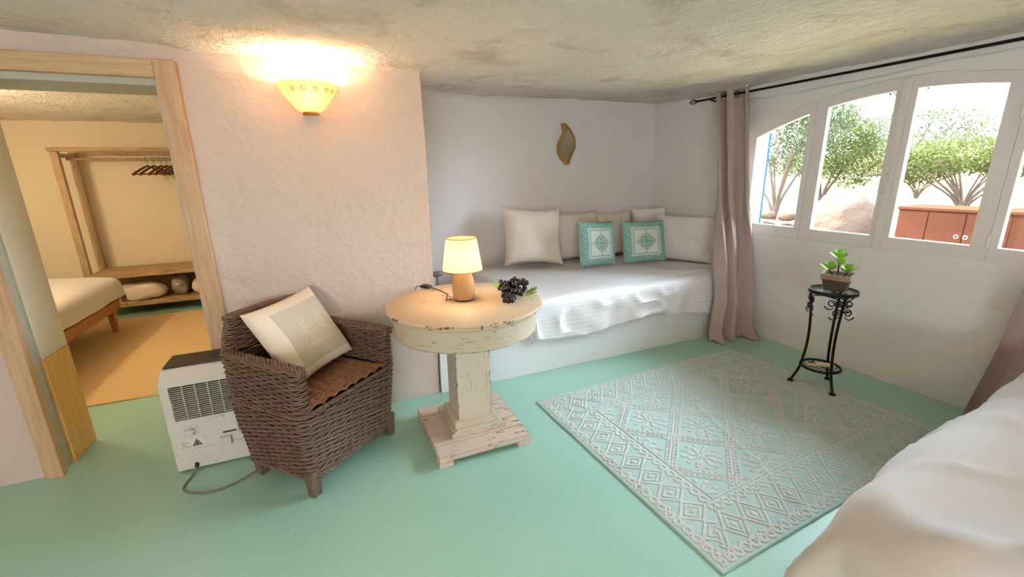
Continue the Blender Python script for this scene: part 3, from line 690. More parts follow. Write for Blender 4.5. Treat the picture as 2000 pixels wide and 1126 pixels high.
# dark core just under the strands, so no light leaks through the weave
def shell(z0, z1, fn, n=8):
    zz = np.linspace(z0, z1, n); Ls = []
    for z in zz:
        R2, _, _ = resample(fn(z), .03); Ls.append(resample(fn(z), .03)[0])
    m = min(len(l) for l in Ls); out = []
    for l, z in zip(Ls, zz):
        i = np.linspace(0, len(l), m, endpoint=False).astype(int); T = l[i]; c = T.mean(0); out.append(np.c_[T, np.full(m, z)])
    P = np.array(out); P = np.concatenate([P, P[:, :1]], 1); return P
def inset(fn, d):
    def g(z):
        R2, _, _ = resample(fn(z), .01); T = np.roll(R2, -1, 0)-np.roll(R2, 1, 0); T /= np.maximum(np.linalg.norm(T, axis=1, keepdims=True), 1e-9); return R2-np.stack([T[:, 1], -T[:, 0]], 1)*d
    return g
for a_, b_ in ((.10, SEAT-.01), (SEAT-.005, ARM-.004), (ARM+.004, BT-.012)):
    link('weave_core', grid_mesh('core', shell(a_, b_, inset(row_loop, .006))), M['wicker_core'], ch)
# rims: braided edge along arms, back top and bottom
def braid(P, r, closed, name='braided_rim', turns=60):
    P = np.array(P, float); R3, s, L = resample(P, .008, closed); m = MB()
    T = np.gradient(R3, axis=0); T /= np.maximum(np.linalg.norm(T, axis=1, keepdims=True), 1e-9); up = np.array([0, 0, 1.]); N1 = np.cross(T, up); N1 /= np.maximum(np.linalg.norm(N1, axis=1, keepdims=True), 1e-9); N2 = np.cross(T, N1)
    for q in range(3):
        a = s*2*PI/.075+q*2*PI/3; m.tube(R3+r*.75*(np.cos(a)[:, None]*N1+np.sin(a)[:, None]*N2), r*.62, 6, closed)
    return m.build(name, M['wicker'], ch, smooth=True)
for sgn in (-1, 1):
    w = body_w(ARM); xs = sgn*(w-.016); xi = sgn*(w-.050); yb = back_y(ARM)-.03
    for xx in (xs, xi, (xs+xi)/2): braid([(xx, yb, ARM+.012), (xx, .25, ARM+.004), (xx, .06, ARM+.006), (xx, front_y(ARM)+.012, ARM), (xx, front_y(ARM)-.004, ARM-.03)], .0105, False)
yb = back_y(BT); wb = body_w(BT)-.03-.06
for dy in (-.012, -.030, -.046): braid([(-wb-.005, yb+dy, BT-.012), (-wb+.05, yb+dy, BT-.002), (0, yb+dy, BT+.004), (wb-.05, yb+dy, BT-.002), (wb+.005, yb+dy, BT-.012)], .0105, False)
for sgn in (-1, 1):
    braid([(sgn*(body_w(z)-.034-.06*sm(ARM, BT, z)), back_y(z)-.026, z) for z in np.linspace(ARM, BT, 8)], .0105, False)
braid(np.c_[rrect(-body_w(.1), body_w(.1), front_y(.1), back_y(.1), .05), np.full(28, .098)], .0095, True)
w = body_w(SEAT)
braid(np.c_[rrect(-w, w, front_y(SEAT)-.004, back_y(SEAT), .05), np.full(28, SEAT-.006)], .0095, True, 'seat_rim')
# seat: strands across the width over ropes running front to back
st = MB(); ys_ = np.arange(front_y(SEAT)+.018, back_y(SEAT)-.07, .0128); x_in = w-.068; rope = .072
for i, y in enumerate(ys_):
    xx = np.linspace(-(w-.012) if y < .03 else -x_in, (w-.012) if y < .03 else x_in, 74); bulge = .016*np.abs(np.sin(PI*(xx+x_in)/rope))**.8
    st.tube(np.stack([xx, np.full_like(xx, y)+.002*np.sin(xx*40+i), SEAT+.002+bulge+.003*random.random()+.004*np.sin(PI*(y/.4))], 1), .0056, 6)
st.build('woven_seat', M['wicker_seat'], ch, smooth=True)['kind'] = 'stuff'
for q in range(int(2*x_in/rope)+1):
    xq = -x_in+q*rope; MB().tube([(xq, y, SEAT+.009+.004*math.sin(PI*y/.4)+.0018*math.sin(y*300)) for y in np.linspace(ys_[0], ys_[-1], 90)], .0068, 6).build('seat_rope', M['wicker_seat'], ch, smooth=True)
MB().box((-x_in-.02, ys_[0]-.01, SEAT-.04), (x_in+.02, ys_[-1]+.02, SEAT-.012)).build('seat_board', M['wicker_core'], ch)
for lx, ly in ((-.278, .03), (.278, .03), (-.262, .425), (.262, .425)):
    MB().box((lx-.028, ly-.028, 0), (lx+.028, ly+.028, .14), taper=.8).build('leg', M['leg_wood'], ch, bevel=.003)
# ---- throw cushion on the chair
def emb_pat(U, V):
    a = np.zeros_like(U); inside = (U > -.62) & (U < .93) & (V > -.80) & (V < .72)
    a = np.where(inside, .5+.10*np.sin(U*60+8*vn(np.stack([U*3, V*3, U*0], -1), 3)), a)
    core = (np.abs(U-.15) < .45) & (np.abs(V+.05) < .42)
    mot = np.sin(U*26+3*np.sin(V*13))*np.sin(V*26+3*np.sin(U*13)) > 0
    a = np.where(core & mot, .95, a); bandm = inside & ((np.abs(U-.15) > .62) | (np.abs(V+.05) > .62)) & (np.sin((U+V)*40) > .2); return np.where(bandm, .62, a)
me = pillow_mesh(.44, .44, .13, 96, 71, .008, .06, emb_pat); me.transform(Matrix.Translation((0, 0, .22)))
cr = math.radians(42.7); me.transform(Matrix.Rotation(cr+.02, 4, 'Z') @ Matrix.Rotation(-.56, 4, 'X') @ Matrix.Rotation(-.10, 4, 'Y'))
def chw(lx, ly): return (.0225+lx*math.cos(cr)-ly*math.sin(cr), 2.2055+lx*math.sin(cr)+ly*math.cos(cr))
tag(link('throw_cushion', me, M['chair_cushion'], None, (*chw(.03, .20), SEAT+.058)), 'cream cushion with grey embroidered panel on the wicker armchair', 'cushion')

# ================================================================= portable air unit
ac = thing('portable_air_unit', (-.665, 2.51, 0), 0, 'white portable air conditioner beside the wicker armchair', 'appliance')
wA, dA, hA = .205, .27, .575
V = [(-wA, 0, .012), (wA, 0, .012), (wA, dA, .012), (-wA, dA, .012), (-wA, 0, .512), (wA, 0, .512), (-wA+.012, .045, hA), (wA-.012, .045, hA), (wA-.012, dA-.03, hA+.004), (-wA+.012, dA-.03, hA+.004), (wA, dA, .515), (-wA, dA, .515)]
gx0, gx1, gz0, gz1 = -.165, .165, .300, .492
# front face with a rectangular opening for the grille
V += [(gx0, 0, gz0), (gx1, 0, gz0), (gx1, 0, gz1), (gx0, 0, gz1), (gx0, .03, gz0), (gx1, .03, gz0), (gx1, .03, gz1), (gx0, .03, gz1)]
F = [(0, 1, 13, 12), (1, 5, 14, 13), (5, 4, 15, 14), (4, 0, 12, 15), (12, 13, 17, 16), (13, 14, 18, 17), (14, 15, 19, 18), (15, 12, 16, 19), (1, 2, 10, 5), (2, 3, 11, 10), (3, 0, 4, 11), (3, 2, 1, 0), (4, 5, 7, 6), (5, 10, 8, 7), (10, 11, 9, 8), (11, 4, 6, 9), (6, 7, 8, 9)]
MB().add(V, F).build('body', M['white_plastic'], ac, bevel=.006, seg=3)
MB().box((gx0-.002, .026, gz0-.002), (gx1+.002, .0295, gz1+.002)).build('grille_back', M['black_gap'], ac)
ns = 17
for i in range(1, ns):
    z = gz0+(gz1-gz0)*i/ns; MB().box((gx0, .004, z-.0013), (gx1, .012, z+.0013)).build('slat', M['white_plastic'], ac)
for i in range(1, 6):
    x = gx0+(gx1-gx0)*i/6; MB().box((x-.0016, .001, gz0), (x+.0016, .011, gz1)).build('divider', M['white_plastic'], ac)
MB().box((-wA+.02, .055, hA-.002), (wA-.02, dA-.04, hA+.010)).build('top_panel', M['dark_plastic'], ac, bevel=.004)
MB().box((-.035, -.008, .272), (.045, .004, .292)).build('filter_tab', M['white_plastic'], ac, bevel=.004)
mk = MB().box((-.145, -.004, .205), (-.08, .003, .262)); mk.build('drain_recess', M['white_plastic'], ac, bevel=.006)
k1 = MB()
for a in range(5): q = a*2*PI/5+.3; k1.ball((-.113+.017*math.cos(q), -.014, .234+.015*math.sin(q)), (.010, .010, .009), 10)
k1.ball((-.113, -.014, .234), (.017, .013, .016), 12); k1.build('drain_knob', M['white_plastic'], ac, smooth=True)
pl_ = MB(); npt = 14; c2_ = []
for cx, a0 in ((.135, -PI/2), (-.10, PI/2)):
    for i in range(npt+1): q = a0+PI*i/npt; c2_.append((cx+.026*math.cos(q), .105+.026*math.sin(q)))
n2 = len(c2_); pl_.add([(x, y, z) for y in (-.004, .004) for x, z in c2_], [tuple(range(n2)), tuple(range(2*n2-1, n2-1, -1))]+[(i, n2+i, n2+(i+1) % n2, (i+1) % n2) for i in range(n2)])
pl_.build('tank_cover', M['white_plastic'], ac, bevel=.003)
MB().box((.008, -.020, .122), (.060, .0, .168)).build('cord_hook', M['white_plastic'], ac, bevel=.004)
st1 = MB().box((.095, -.0012, .175), (.162, .001, .272)).build('rating_label', M['sticker_green'], ac)
tx = MB()
for i in range(9): tx.box((.10, -.0016, .184+i*.0095), (.10+random.uniform(.03, .058), -.0010, .1872+i*.0095))
tx.build('print_line', M['ink'], st1)
st2 = MB().box((-.172, -.0012, .142), (-.065, .001, .190)).build('warning_label', M['sticker_white'], ac)
wt = MB().add([(-.118, -.0016, .146), (-.072, -.0016, .146), (-.095, -.0016, .186)], [(0, 1, 2)]); wt.build('warning_triangle', M['ink'], st2)
MB().add([(-.110, -.0022, .150), (-.080, -.0022, .150), (-.095, -.0022, .177)], [(0, 1, 2)]).build('triangle_field', M['ink_orange'], st2)
MB().add([(-.101, -.0026, .152), (-.089, -.0026, .152), (-.088, -.0026, .160), (-.095, -.0026, .170), (-.102, -.0026, .160)], [(0, 1, 2, 3, 4)]).build('flame_mark', M['ink'], st2)
tx = MB()
for i, (a_, b_) in enumerate(((-.168, -.125), (-.165, -.14), (-.168, -.13), (-.165, -.145))): tx.box((a_, -.0017, .147+i*.0105), (b_, -.001, .149+i*.0105))
tx.build('print_line', M['ink'], st2)
MB().box((.025, -.0012, .185), (.088, .001, .194)).build('serial_strip', M['ink'], ac)
MB().tube([(-.118, .006, .04), (-.118, -.016, .03)], [.011, .009], 10).build('cord_gland', M['dark_plastic'], ac, smooth=True)
def spl(pts, n=12):
    P = np.array(pts, float); Q = np.vstack([2*P[0]-P[1], P, 2*P[-1]-P[-2]]); out = []
    for i in range(1, len(Q)-2):
        for t in np.linspace(0, 1, n, endpoint=False): a, b, c, d = Q[i-1:i+3]; out.append(.5*((2*b)+(-a+c)*t+(2*a-5*b+4*c-d)*t*t+(-a+3*b-3*c+d)*t**3))
    out.append(P[-1]); return np.array(out)
cpts = spl([(-.118, -.016, .03), (-.135, -.06, .008), (-.150, -.145, .005), (-.105, -.20, .005), (-.02, -.235, .005), (.07, -.22, .005), (.155, -.165, .005), (.205, -.105, .005), (.19, -.055, .005), (.17, -.02, .005)])
MB().tube(cpts, .0052, 8).build('power_cord', M['grey_rubber'], ac, smooth=True)

# ================================================================= patterned rug
RW, RL = 1.92, 1.47
nu, nv = 640, 490
u = np.linspace(-RW/2, RW/2, nu)[:, None]+np.zeros((1, nv)); v = np.linspace(-RL/2, RL/2, nv)[None, :]+np.zeros((nu, 1))
tri = lambda x, p: np.abs(((x/p) % 1)-.5)*2            # 0..1 triangle wave
def rug_pat(u, v):
    du = RW/2-np.abs(u); dv = RL/2-np.abs(v); e = np.minimum(du, dv); along = np.where(du < dv, v, u)
    a = np.zeros_like(u)
    rib = (np.sin(u*2*PI/.012) > -.5)                    # knotted look of the raised yarn
    # border: nested diamonds with scalloped guard lines
    c_ = (e-.145)/.085; q = tri(along, .13); dd = np.abs(c_)+q*1.0
    nest = (np.abs(dd-.95) < .10) | (np.abs(dd-.55) < .09) | (dd < .2)
    sc1 = np.abs(np.hypot(((along/.05) % 1-.5)*.05, e-.040)-.018) < .006
    sc2 = np.abs(np.hypot(((along/.05) % 1-.5)*.05, e-.252)-.018) < .006
    zig = np.abs(e-.040-.03*tri(along, .065)) < .006
    b = np.where((e < .24) & (e > .05), nest, False) | sc1 | sc2 | zig
    # field: big diamond lattice with dashed bands and flowers
    U, V = u/.46, v/.40; p, r = U+V, U-V
    fp, fr = np.abs((p % 1)-.5), np.abs((r % 1)-.5)      # 0.5 at lattice lines
    lat = ((fp > .462) & (fp < .488)) | ((fr > .462) & (fr < .488)) | ((fp > .40) & (fp < .42)) | ((fr > .40) & (fr < .42))
    dash = ((fp > .425) & (fp < .46) & (np.sin(r*2*PI*11) > .0)) | ((fr > .425) & (fr < .46) & (np.sin(p*2*PI*11) > .0))
    cx = ((p % 1)-.5); cy = ((r % 1)-.5); fu = (cx+cy)/2*.46; fv = (cx-cy)/2*.40; R = np.hypot(fu, fv); th = np.arctan2(fv, fu)
    fl = (R < .078) & (np.cos(th*8+R*30) > .1) & (R > .016)
    fl2 = (R > .082) & (R < .105) & (np.cos(th*12) > .45)
    dot = np.abs(R-.012) < .006
    f = (lat | dash | fl | fl2 | dot) & (e > .30)
    guard = (np.abs(e-.292) < .005)
    return np.where((b | f | guard), np.where(rib, 1., .55), 0.)
pt = rug_pat(u, v)
ht = .010+.0035*pt+.0008*np.sin(u*2*PI/.012)*np.sin(v*2*PI/.009)
edge = np.minimum(RW/2-np.abs(u), RL/2-np.abs(v)); ht = ht*sm(-.001, .004, edge)+.0005
ht += .004*np.exp(-((u-.35*v+.12)/.02)**2)*(v < .2)
ra = .0488; RCX, RCY = 2.16, 1.68
P = np.stack([u*math.cos(ra)-v*math.sin(ra), u*math.sin(ra)+v*math.cos(ra), ht], -1)
tag(link('patterned_rug', grid_mesh('rug', P, attr={'pat': pt}), M['rug'], None, (RCX, RCY, .0005)), 'pale mint woven rug with raised cream diamond pattern', 'rug')

# ================================================================= iron plant stand
SX, SY, SH = 3.085, 1.722, .705
ps = thing('plant_stand', (SX, SY, .0), 0, 'slim black wrought iron plant stand with round glass top', 'stand')
ring = lambda r, z, n=40: [(r*math.cos(a), r*math.sin(a), z) for a in np.linspace(0, 2*PI, n+1)[:-1]]
MB().lathe([(.128, SH-.020), (.139, SH-.020), (.141, SH-.010), (.139, SH+.004), (.134, SH+.004), (.132, SH-.008), (.128, SH-.010), (.128, SH-.020)], 48).build('top_ring', M['iron'], ps, smooth=True)
def clear_glass():
    x = N('stand_glass'); tr = x.n('BsdfTransparent'); tr.inputs[0].default_value = (.78, .88, .88, 1); g = x.n('BsdfGlossy'); g.inputs['Roughness'].default_value = .06; m = x.n('MixShader'); m.inputs[0].default_value = .28
    x.l(tr.outputs[0], m.inputs[1]); x.l(g.outputs[0], m.inputs[2]); x.l(m.outputs[0], x.o.inputs[0]); return x.m
MB().lathe([(0, SH-.008), (.131, SH-.008), (.131, SH-.001), (0, SH-.001)], 40).build('glass_top', clear_glass(), ps)
angs = [math.atan2(1.83-SY, 2.97-SX), math.atan2(1.557-SY, 3.00-SX), math.atan2(1.75-SY, 3.24-SX)]
for a in angs:
    ca, sa = math.cos(a), math.sin(a); rad = [(.128, SH-.014), (.116, .60), (.104, .48), (.100, .36), (.106, .25), (.124, .13), (.150, .05), (.165, .012)]
    ru, rv = (SX+.167*ca-RCX)*math.cos(ra)+(SY+.167*sa-RCY)*math.sin(ra), -(SX+.167*ca-RCX)*math.sin(ra)+(SY+.167*sa-RCY)*math.cos(ra)
    dz = .0165 if abs(ru) < RW/2+.022 and abs(rv) < RL/2+.022 else 0.
    pts = spl([(r*ca, r*sa, z+dz*max(0, 1-z/.13)) for r, z in rad], 6); lg = MB().tube(pts, .0088, 8).build('leg', M['iron'], ps, smooth=True)
    MB().lathe([(0, dz), (.019, dz), (.021, dz+.004), (.017, dz+.010), (0, dz+.012)], 18, c=(.167*ca, .167*sa)).build('foot', M['iron'], lg, smooth=True)
    tx_, ty_ = -sa, ca
    for sg in (-1, 1):
        m = MB(); c0 = np.array([.118*ca, .118*sa, SH-.10])
        for (ox, oz, r0, tn) in ((.034, .035, .024, 1.4), (.036, -.028, .027, 1.3)):
            q = np.linspace(0, 2*PI*tn, 30); rr_ = r0*(1-.6*q/q[-1]); ang = PI+q*(1 if oz > 0 else -1)
            m.tube([tuple(c0+np.array([tx_*sg*(ox+r_*math.cos(g)), ty_*sg*(ox+r_*math.cos(g)), oz+r_*math.sin(g)])) for r_, g in zip(rr_, ang)], .0038, 6)
        q = np.linspace(0, 1, 10); m.tube([tuple(c0+np.array([tx_*sg*(.02+.06*t_), ty_*sg*(.02+.06*t_), -.055-.018*math.sin(PI*t_)])) for t_ in q], [.0032+.001*t_ for t_ in q], 6)
        m.build('scroll', M['iron'], ps, smooth=True)
for i in range(3):                                        # arched braces under the top
    a, b = angs[i], angs[(i+1) % 3]
    d = (b-a+PI) % (2*PI)-PI
    MB().tube([(.122*math.cos(a+d*t), .122*math.sin(a+d*t), SH-.055+.035*math.sin(PI*t)) for t in np.linspace(0.03, .97, 18)], .004, 6).build('brace', M['iron'], ps, smooth=True)
MB().tube(ring(.118, .150), .0085, 8, True).build('shelf_ring', M['iron'], ps, smooth=True)
for i in range(-4, 5):
    y = i*.025; hw = math.sqrt(.117**2-y*y)
    MB().tube([(-hw, y, .152), (0, y, .150), (hw, y, .152)], .0026, 6).build('shelf_wire', M['iron'], ps, smooth=True)
MB().tube([(0, -.117, .147), (0, .117, .147)], .003, 6).build('shelf_wire', M['iron'], ps, smooth=True)
rm = thing('remote_control', (SX-.005, SY+.0, .155), math.radians(-42), 'cream remote control lying on the lower shelf of the plant stand', 'remote')
MB().box((-.085, -.024, 0), (.085, .024, .018)).build('case', M['remote'], rm, bevel=.005)
MB().box((-.075, -.017, .0175), (-.030, .017, .0190)).build('screen', M['dark_plastic'], rm, bevel=.0005)
for i in range(3): MB().box((-.015+i*.025, -.010, .0175), (.0+i*.025, .010, .0200)).build('button', M['sticker_white'], rm, bevel=.001)
# ---- basket planter and succulent
pt_ = thing('basket_planter', (SX+.012, SY-.004, SH+.002), math.radians(20), 'square wooden planter with woven rim holding a leafy green succulent', 'planter')
M['planter'] = wood('planter_board', C(66, 56, 50), C(92, 78, 70), (2, 2, 14), .8)
M['basket'] = mat('basket_weave', C(166, 136, 108), .7, var=.3, vs=60, bump=.3, bs=200)
b0_, b1_, hP = .056, .074, .082
def sq(r, z): return [(-r, -r, z), (r, -r, z), (r, r, z), (-r, r, z)]
Vp = sq(b0_, 0)+sq(b1_, hP)+sq(b1_-.008, hP)+sq(b1_-.012, hP-.02)
MB().add(Vp, [(3, 2, 1, 0)]+[(i+4*l, (i+1) % 4+4*l, (i+1) % 4+4*l+4, i+4*l+4) for l in (0, 1, 2) for i in range(4)]+[(12, 13, 14, 15)]).build('pot', [M['planter']], pt_, bevel=.002)
bw = MB()
for i in range(5):
    z = hP-.002+i*.0072; r = b1_+.002+i*.0012; L = rrect(-r, r, -r, r, .006, 3); R2, s, LL = resample(L, .006); T = np.roll(R2, -1, 0)-np.roll(R2, 1, 0); T /= np.linalg.norm(T, axis=1, keepdims=True)
    bw.tube(np.c_[R2+np.stack([T[:, 1], -T[:, 0]], 1)*(.0022*np.sin(PI*41*s/LL+(i % 2)*PI))[:, None], np.full(len(R2), z)], .0042, 5, True)
bw.build('woven_rim', M['basket'], pt_, smooth=True)
MB().box((-b1_+.004, -b1_+.004, hP-.01), (b1_-.004, b1_-.004, hP+.016)).build('soil', M['soil'], pt_)
lv, lfc = leaf_mesh(.066, .040, .35); lm_ = MB().add(lv, lfc).mesh('leaf'); lm_.materials.append(M['leaf_green']); lm_.polygons.foreach_set('use_smooth', [True]*len(lm_.polygons))
def rosette(cx, cy, z, n, s, lean=(0, 0)):
    for i in range(n):
        o = bpy.data.objects.new('leaf', lm_); COL.objects.link(o); o.parent = pt_; t = i/n
        o.location = (cx, cy, z+t*.016*s); o.rotation_euler = (.25+t*.95, 0, i*2.4+lean[0]); o.scale = (s*(1-.35*t),)*3
rosette(-.012, .048, hP+.046, 12, 1.0); rosette(.002, -.050, hP+.040, 11, 1.0, (1, 0)); rosette(.012, .008, hP+.125, 13, 1.05); rosette(.010, .0, hP+.085, 7, .85, (2, 0))
for p_ in ([(.0, .0, hP), (.006, .004, hP+.05), (.012, .008, hP+.13)], [(-.01, .02, hP), (-.012, .048, hP+.05)], [(.0, -.02, hP), (.002, -.050, hP+.044)]):
    MB().tube(p_, .004, 6).build('stem', M['bark'], pt_, smooth=True)

# ================================================================= curtain rod and curtains
rd = thing('curtain_rod', (3.44, 3.4, 2.145), 0, 'black metal curtain rod with cage finial above the window', 'curtain rod')
MB().tube([(0, 0, 0), (0, -1.5, -.012), (0, -3.2, -.024)], .0095, 10).build('rod', M['iron'], rd, smooth=True)
fn_ = MB()
for i in range(5):
    a = i*2*PI/5; fn_.tube([(.026*math.sin(PI*t)*math.cos(a+t*1.2), .02+.075*t, .026*math.sin(PI*t)*math.sin(a+t*1.2)) for t in np.linspace(0, 1, 10)], .003, 5)
fn_.ball((0, .10, 0), (.006, .012, .006), 8); fn_.ball((0, .012, 0), .013, 10); fn_.build('finial', M['iron'], rd, smooth=True)
for y in (-.155, -3.12): MB().tube([(.0, y, -.012), (.05, y, -.02), (.145, y, -.02)], .007, 8).build('bracket', M['iron'], rd, smooth=True)
EY = []
def curtain(name, keys, nfold, label, amp=(.045, .045), seed=1, puddle=.07, group=None):
    """keys: (z, (x, y) of one edge, (x, y) of the other edge) from the rod down to the floor"""
    nu_, nv_ = 190, 110; s = np.linspace(0, 1, nu_)[:, None]; t = np.linspace(0, 1, nv_)[None, :]; z0 = keys[0][0]; zf = z0*(1-t)+0*s
    kz = [q[0] for q in keys][::-1]; itp = lambda e, c: np.interp(zf, kz, [q[e][c] for q in keys][::-1])
    a = np.stack([itp(1, 0), itp(1, 1)], -1); b = np.stack([itp(2, 0), itp(2, 1)], -1)
    P2 = a*(1-s[..., None])+b*s[..., None]; d = b-a; d = d/np.linalg.norm(d, axis=-1, keepdims=True); nn = np.stack([-d[..., 1], d[..., 0]], -1)
    ph = 2*PI*nfold*(s+.06*np.sin(2*PI*s+seed))+.5*np.sin(t*3+s*5+seed)*t; wv_ = np.tanh(1.5*np.sin(ph))+.18*np.sin(2*ph+1.3+t*2)
    off = (amp[0]*(1-t)+amp[1]*t)*wv_ + .014*fbm(np.stack([s*6+0*t, t*5+0*s, s*0+t*0], -1), seed, 2)*t
    z = np.where(zf < .09, .010+.07*np.clip(zf/.09, 0, 1)**1.5+.014*(1-np.clip(zf/.09, 0, 1))*np.sin(ph*1.5+2)**2, zf)
    pud = puddle*(1-sm(0, .12, zf))*(.55+.45*np.sin(ph*.5+seed))
    P = np.concatenate([P2+nn*(off+pud)[..., None], z[..., None]], -1); c = P.mean((0, 1)); c[2] = 0
    zr = lambda y: 2.145-.0075*(3.4-y); hole = (np.hypot(P[..., 0]-3.44, P[..., 2]-zr(P[..., 1])) < .0215) & (P[..., 2] > 2.0)
    j = int(np.argmin(np.abs(z[0]-2.137))); xr = P[:, j, 0]-3.44; EY.append([(P[i, j, 1], math.atan2(*(P[i+1, j, :2]-P[i, j, :2])[::-1])) for i in range(nu_-1) if xr[i]*xr[i+1] <= 0])
    me = grid_mesh(name, P-c); import bmesh; b_ = bmesh.new(); b_.from_mesh(me); b_.verts.ensure_lookup_table(); hf = hole.reshape(-1)
    bmesh.ops.delete(b_, geom=[f for f in b_.faces if any(hf[v.index] for v in f.verts)], context='FACES'); b_.to_mesh(me); b_.free()
    o = link(name, me, M['curtain'], None, c); m_ = o.modifiers.new('thick', 'SOLIDIFY'); m_.thickness = .003; return tag(o, label, 'curtain', group)
cl = curtain('curtain', [(2.19, (3.44, 2.82), (3.44, 3.20)), (1.22, (3.49, 2.75), (3.34, 2.98)), (.66, (3.50, 2.67), (3.04, 2.63)), (.40, (3.49, 2.63), (3.08, 2.62)), (0, (3.50, 2.57), (3.06, 2.64))], 2.6, 'taupe eyelet curtain gathered at the bench end of the window', seed=1)
cr_ = curtain('curtain', [(2.19, (3.44, .36), (3.44, .88)), (1.0, (3.46, .48), (3.44, .96)), (.4, (3.48, .55), (3.42, 1.02)), (0, (3.46, .64), (3.26, 1.04))], 3.2, 'taupe curtain at the right edge, drawn beside the white bed', seed=4, amp=(.045, .055))
for p_, es in zip((cl, cr_), EY):
    for y, a in es:
        m = MB().tube([(.025*math.cos(q)*math.cos(a), .025*math.cos(q)*math.sin(a), .025*math.sin(q)) for q in np.linspace(0, 2*PI, 25)[:-1]], .0042, 6, True)
        m.build('eyelet', M['grey_metal'], p_, smooth=True).location = Vector((3.44, y, 2.145-.0075*(3.4-y)))-p_.location

# ================================================================= foreground bed
def rot2(P, a, c):
    x, y = P[..., 0]-c[0], P[..., 1]-c[1]; Q = P.copy(); Q[..., 0] = c[0]+x*math.cos(a)-y*math.sin(a); Q[..., 1] = c[1]+x*math.sin(a)+y*math.cos(a); return Q
P, uv = drape(1.30, 3.02, -1.35, .46, .60, (.62, .55, .3, .62), .17, .03, .05, .03, .012, 15, plan=.10, freq=6)
w = 1-np.abs(vn(np.stack([P[..., 0]*2.2+P[..., 1]*1.5, P[..., 1]*3.5-P[..., 0]*.8, P[..., 2]*2], -1), 88)); w2 = 1-np.abs(vn(np.stack([P[..., 0]*5+P[..., 1]*2, P[..., 1]*2.4-P[..., 0]*1.2, P[..., 2]*3], -1), 98)); P[..., 2] = np.maximum(P[..., 2]+.040*w**4+.022*w2**6, .02)
P = rot2(P, .085, (1.2, .5)); c = np.array([2.2, -.4, 0])
tag(link('duvet', grid_mesh('duvet', P-c, uv), M['duvet'], None, c), 'plump white duvet on the foreground bed at the lower right', 'duvet')
mt = MB().box((-.90, -.86, .03), (.80, .84, .555)); o = mt.build('bed_mattress', M['linen_white'], None, (2.22, -.42, 0), bevel=.05); o.rotation_euler[2] = .085; tag(o, 'white mattress hidden beneath the foreground duvet', 'mattress')

# ================================================================= bedroom beyond the doorway
ju = MB().box((-3.9, 3.635, .0), (-1.075, 6.02, .012)); tag(ju.build('jute_rug', M['jute'], bevel=.003), 'tan flat woven rug on the bedroom floor beyond the doorway', 'rug')
bd = thing('bedroom_bed', (-2.8, 4.6, 0), 0, 'low wooden bed frame under the white duvet in the far bedroom', 'bed')
bb = lambda n, lo, hi, m, bev=.006, tp=1: MB().box([a-b for a, b in zip(lo, (-2.8, 4.6, 0))], [a-b for a, b in zip(hi, (-2.8, 4.6, 0))], taper=tp).build(n, m, bd, bevel=bev)
bb('side_rail', (-2.10, 3.45, .235), (-2.065, 5.57, .33), M['bed_wood']); bb('side_rail', (-3.575, 3.45, .235), (-3.54, 5.57, .33), M['bed_wood']); bb('end_rail', (-3.575, 5.55, .235), (-2.065, 5.59, .33), M['bed_wood'])
for x in (-2.12, -3.53):
    for y in (3.6, 5.50): bb('leg', (x-.03, y-.035, .012), (x+.035, y+.035, .25), M['bed_wood'], tp=.65)
bb('mattress', (-3.535, 3.45, .30), (-2.105, 5.545, .49), M['linen_white'], .04)
P, uv = drape(-3.55, -2.09, 3.4, 5.56, .56, (.2, .24, .0, .30), .09, .035, .03, .010, .015, 25, plan=.03, freq=6); c = np.array([-2.8, 4.6, 0])
P[..., 2] += .05*np.exp(-((P[..., 0]+2.8)/.7)**2)
o = link('bedroom_duvet', grid_mesh('bd', P-c, uv), M['duvet'], None, c); tag(o, 'white duvet hanging over the corner of the far bedroom bed', 'duvet')
# open clothes rack
wr_ = thing('clothes_rack', (-1.7, 6.38, 0), 0, 'open wooden clothes rack with bench shelf against the bedroom wall', 'rack')
wb_ = lambda n, lo, hi, m, bev=.004: MB().box([a-b for a, b in zip(lo, (-1.7, 6.38, 0))], [a-b for a, b in zip(hi, (-1.7, 6.38, 0))]).build(n, m, wr_, bevel=bev)
for x in (-2.535, -.92):
    wb_('post', (x, 6.18, .0), (x+.065, 6.235, 1.825), M['old_wood']); wb_('post', (x, 6.555, .0), (x+.065, 6.61, 1.80), M['old_wood'])
    wb_('top_side_rail', (x+.01, 6.235, 1.77), (x+.055, 6.555, 1.81), M['old_wood'])
wb_('top_beam', (-2.55, 6.175, 1.826), (-.85, 6.24, 1.866), M['old_wood_x']); wb_('rear_beam', (-2.535, 6.555, 1.800), (-.855, 6.61, 1.835), M['old_wood_x'])
wb_('bench_top', (-2.47, 6.165, .445), (-.92, 6.60, .515), M['old_wood_x']); wb_('lower_shelf', (-2.47, 6.165, .105), (-.92, 6.60, .155), M['old_wood_x'])
wb_('back_panel', (-2.47, 6.60, .02), (-.92, 6.615, .44), M['old_wood_x'])
MB().tube([(-.80, .03, 1.755), (.85, .03, 1.755)], .014, 10).build('hanging_rail', M['old_wood_x'], wr_, smooth=True)
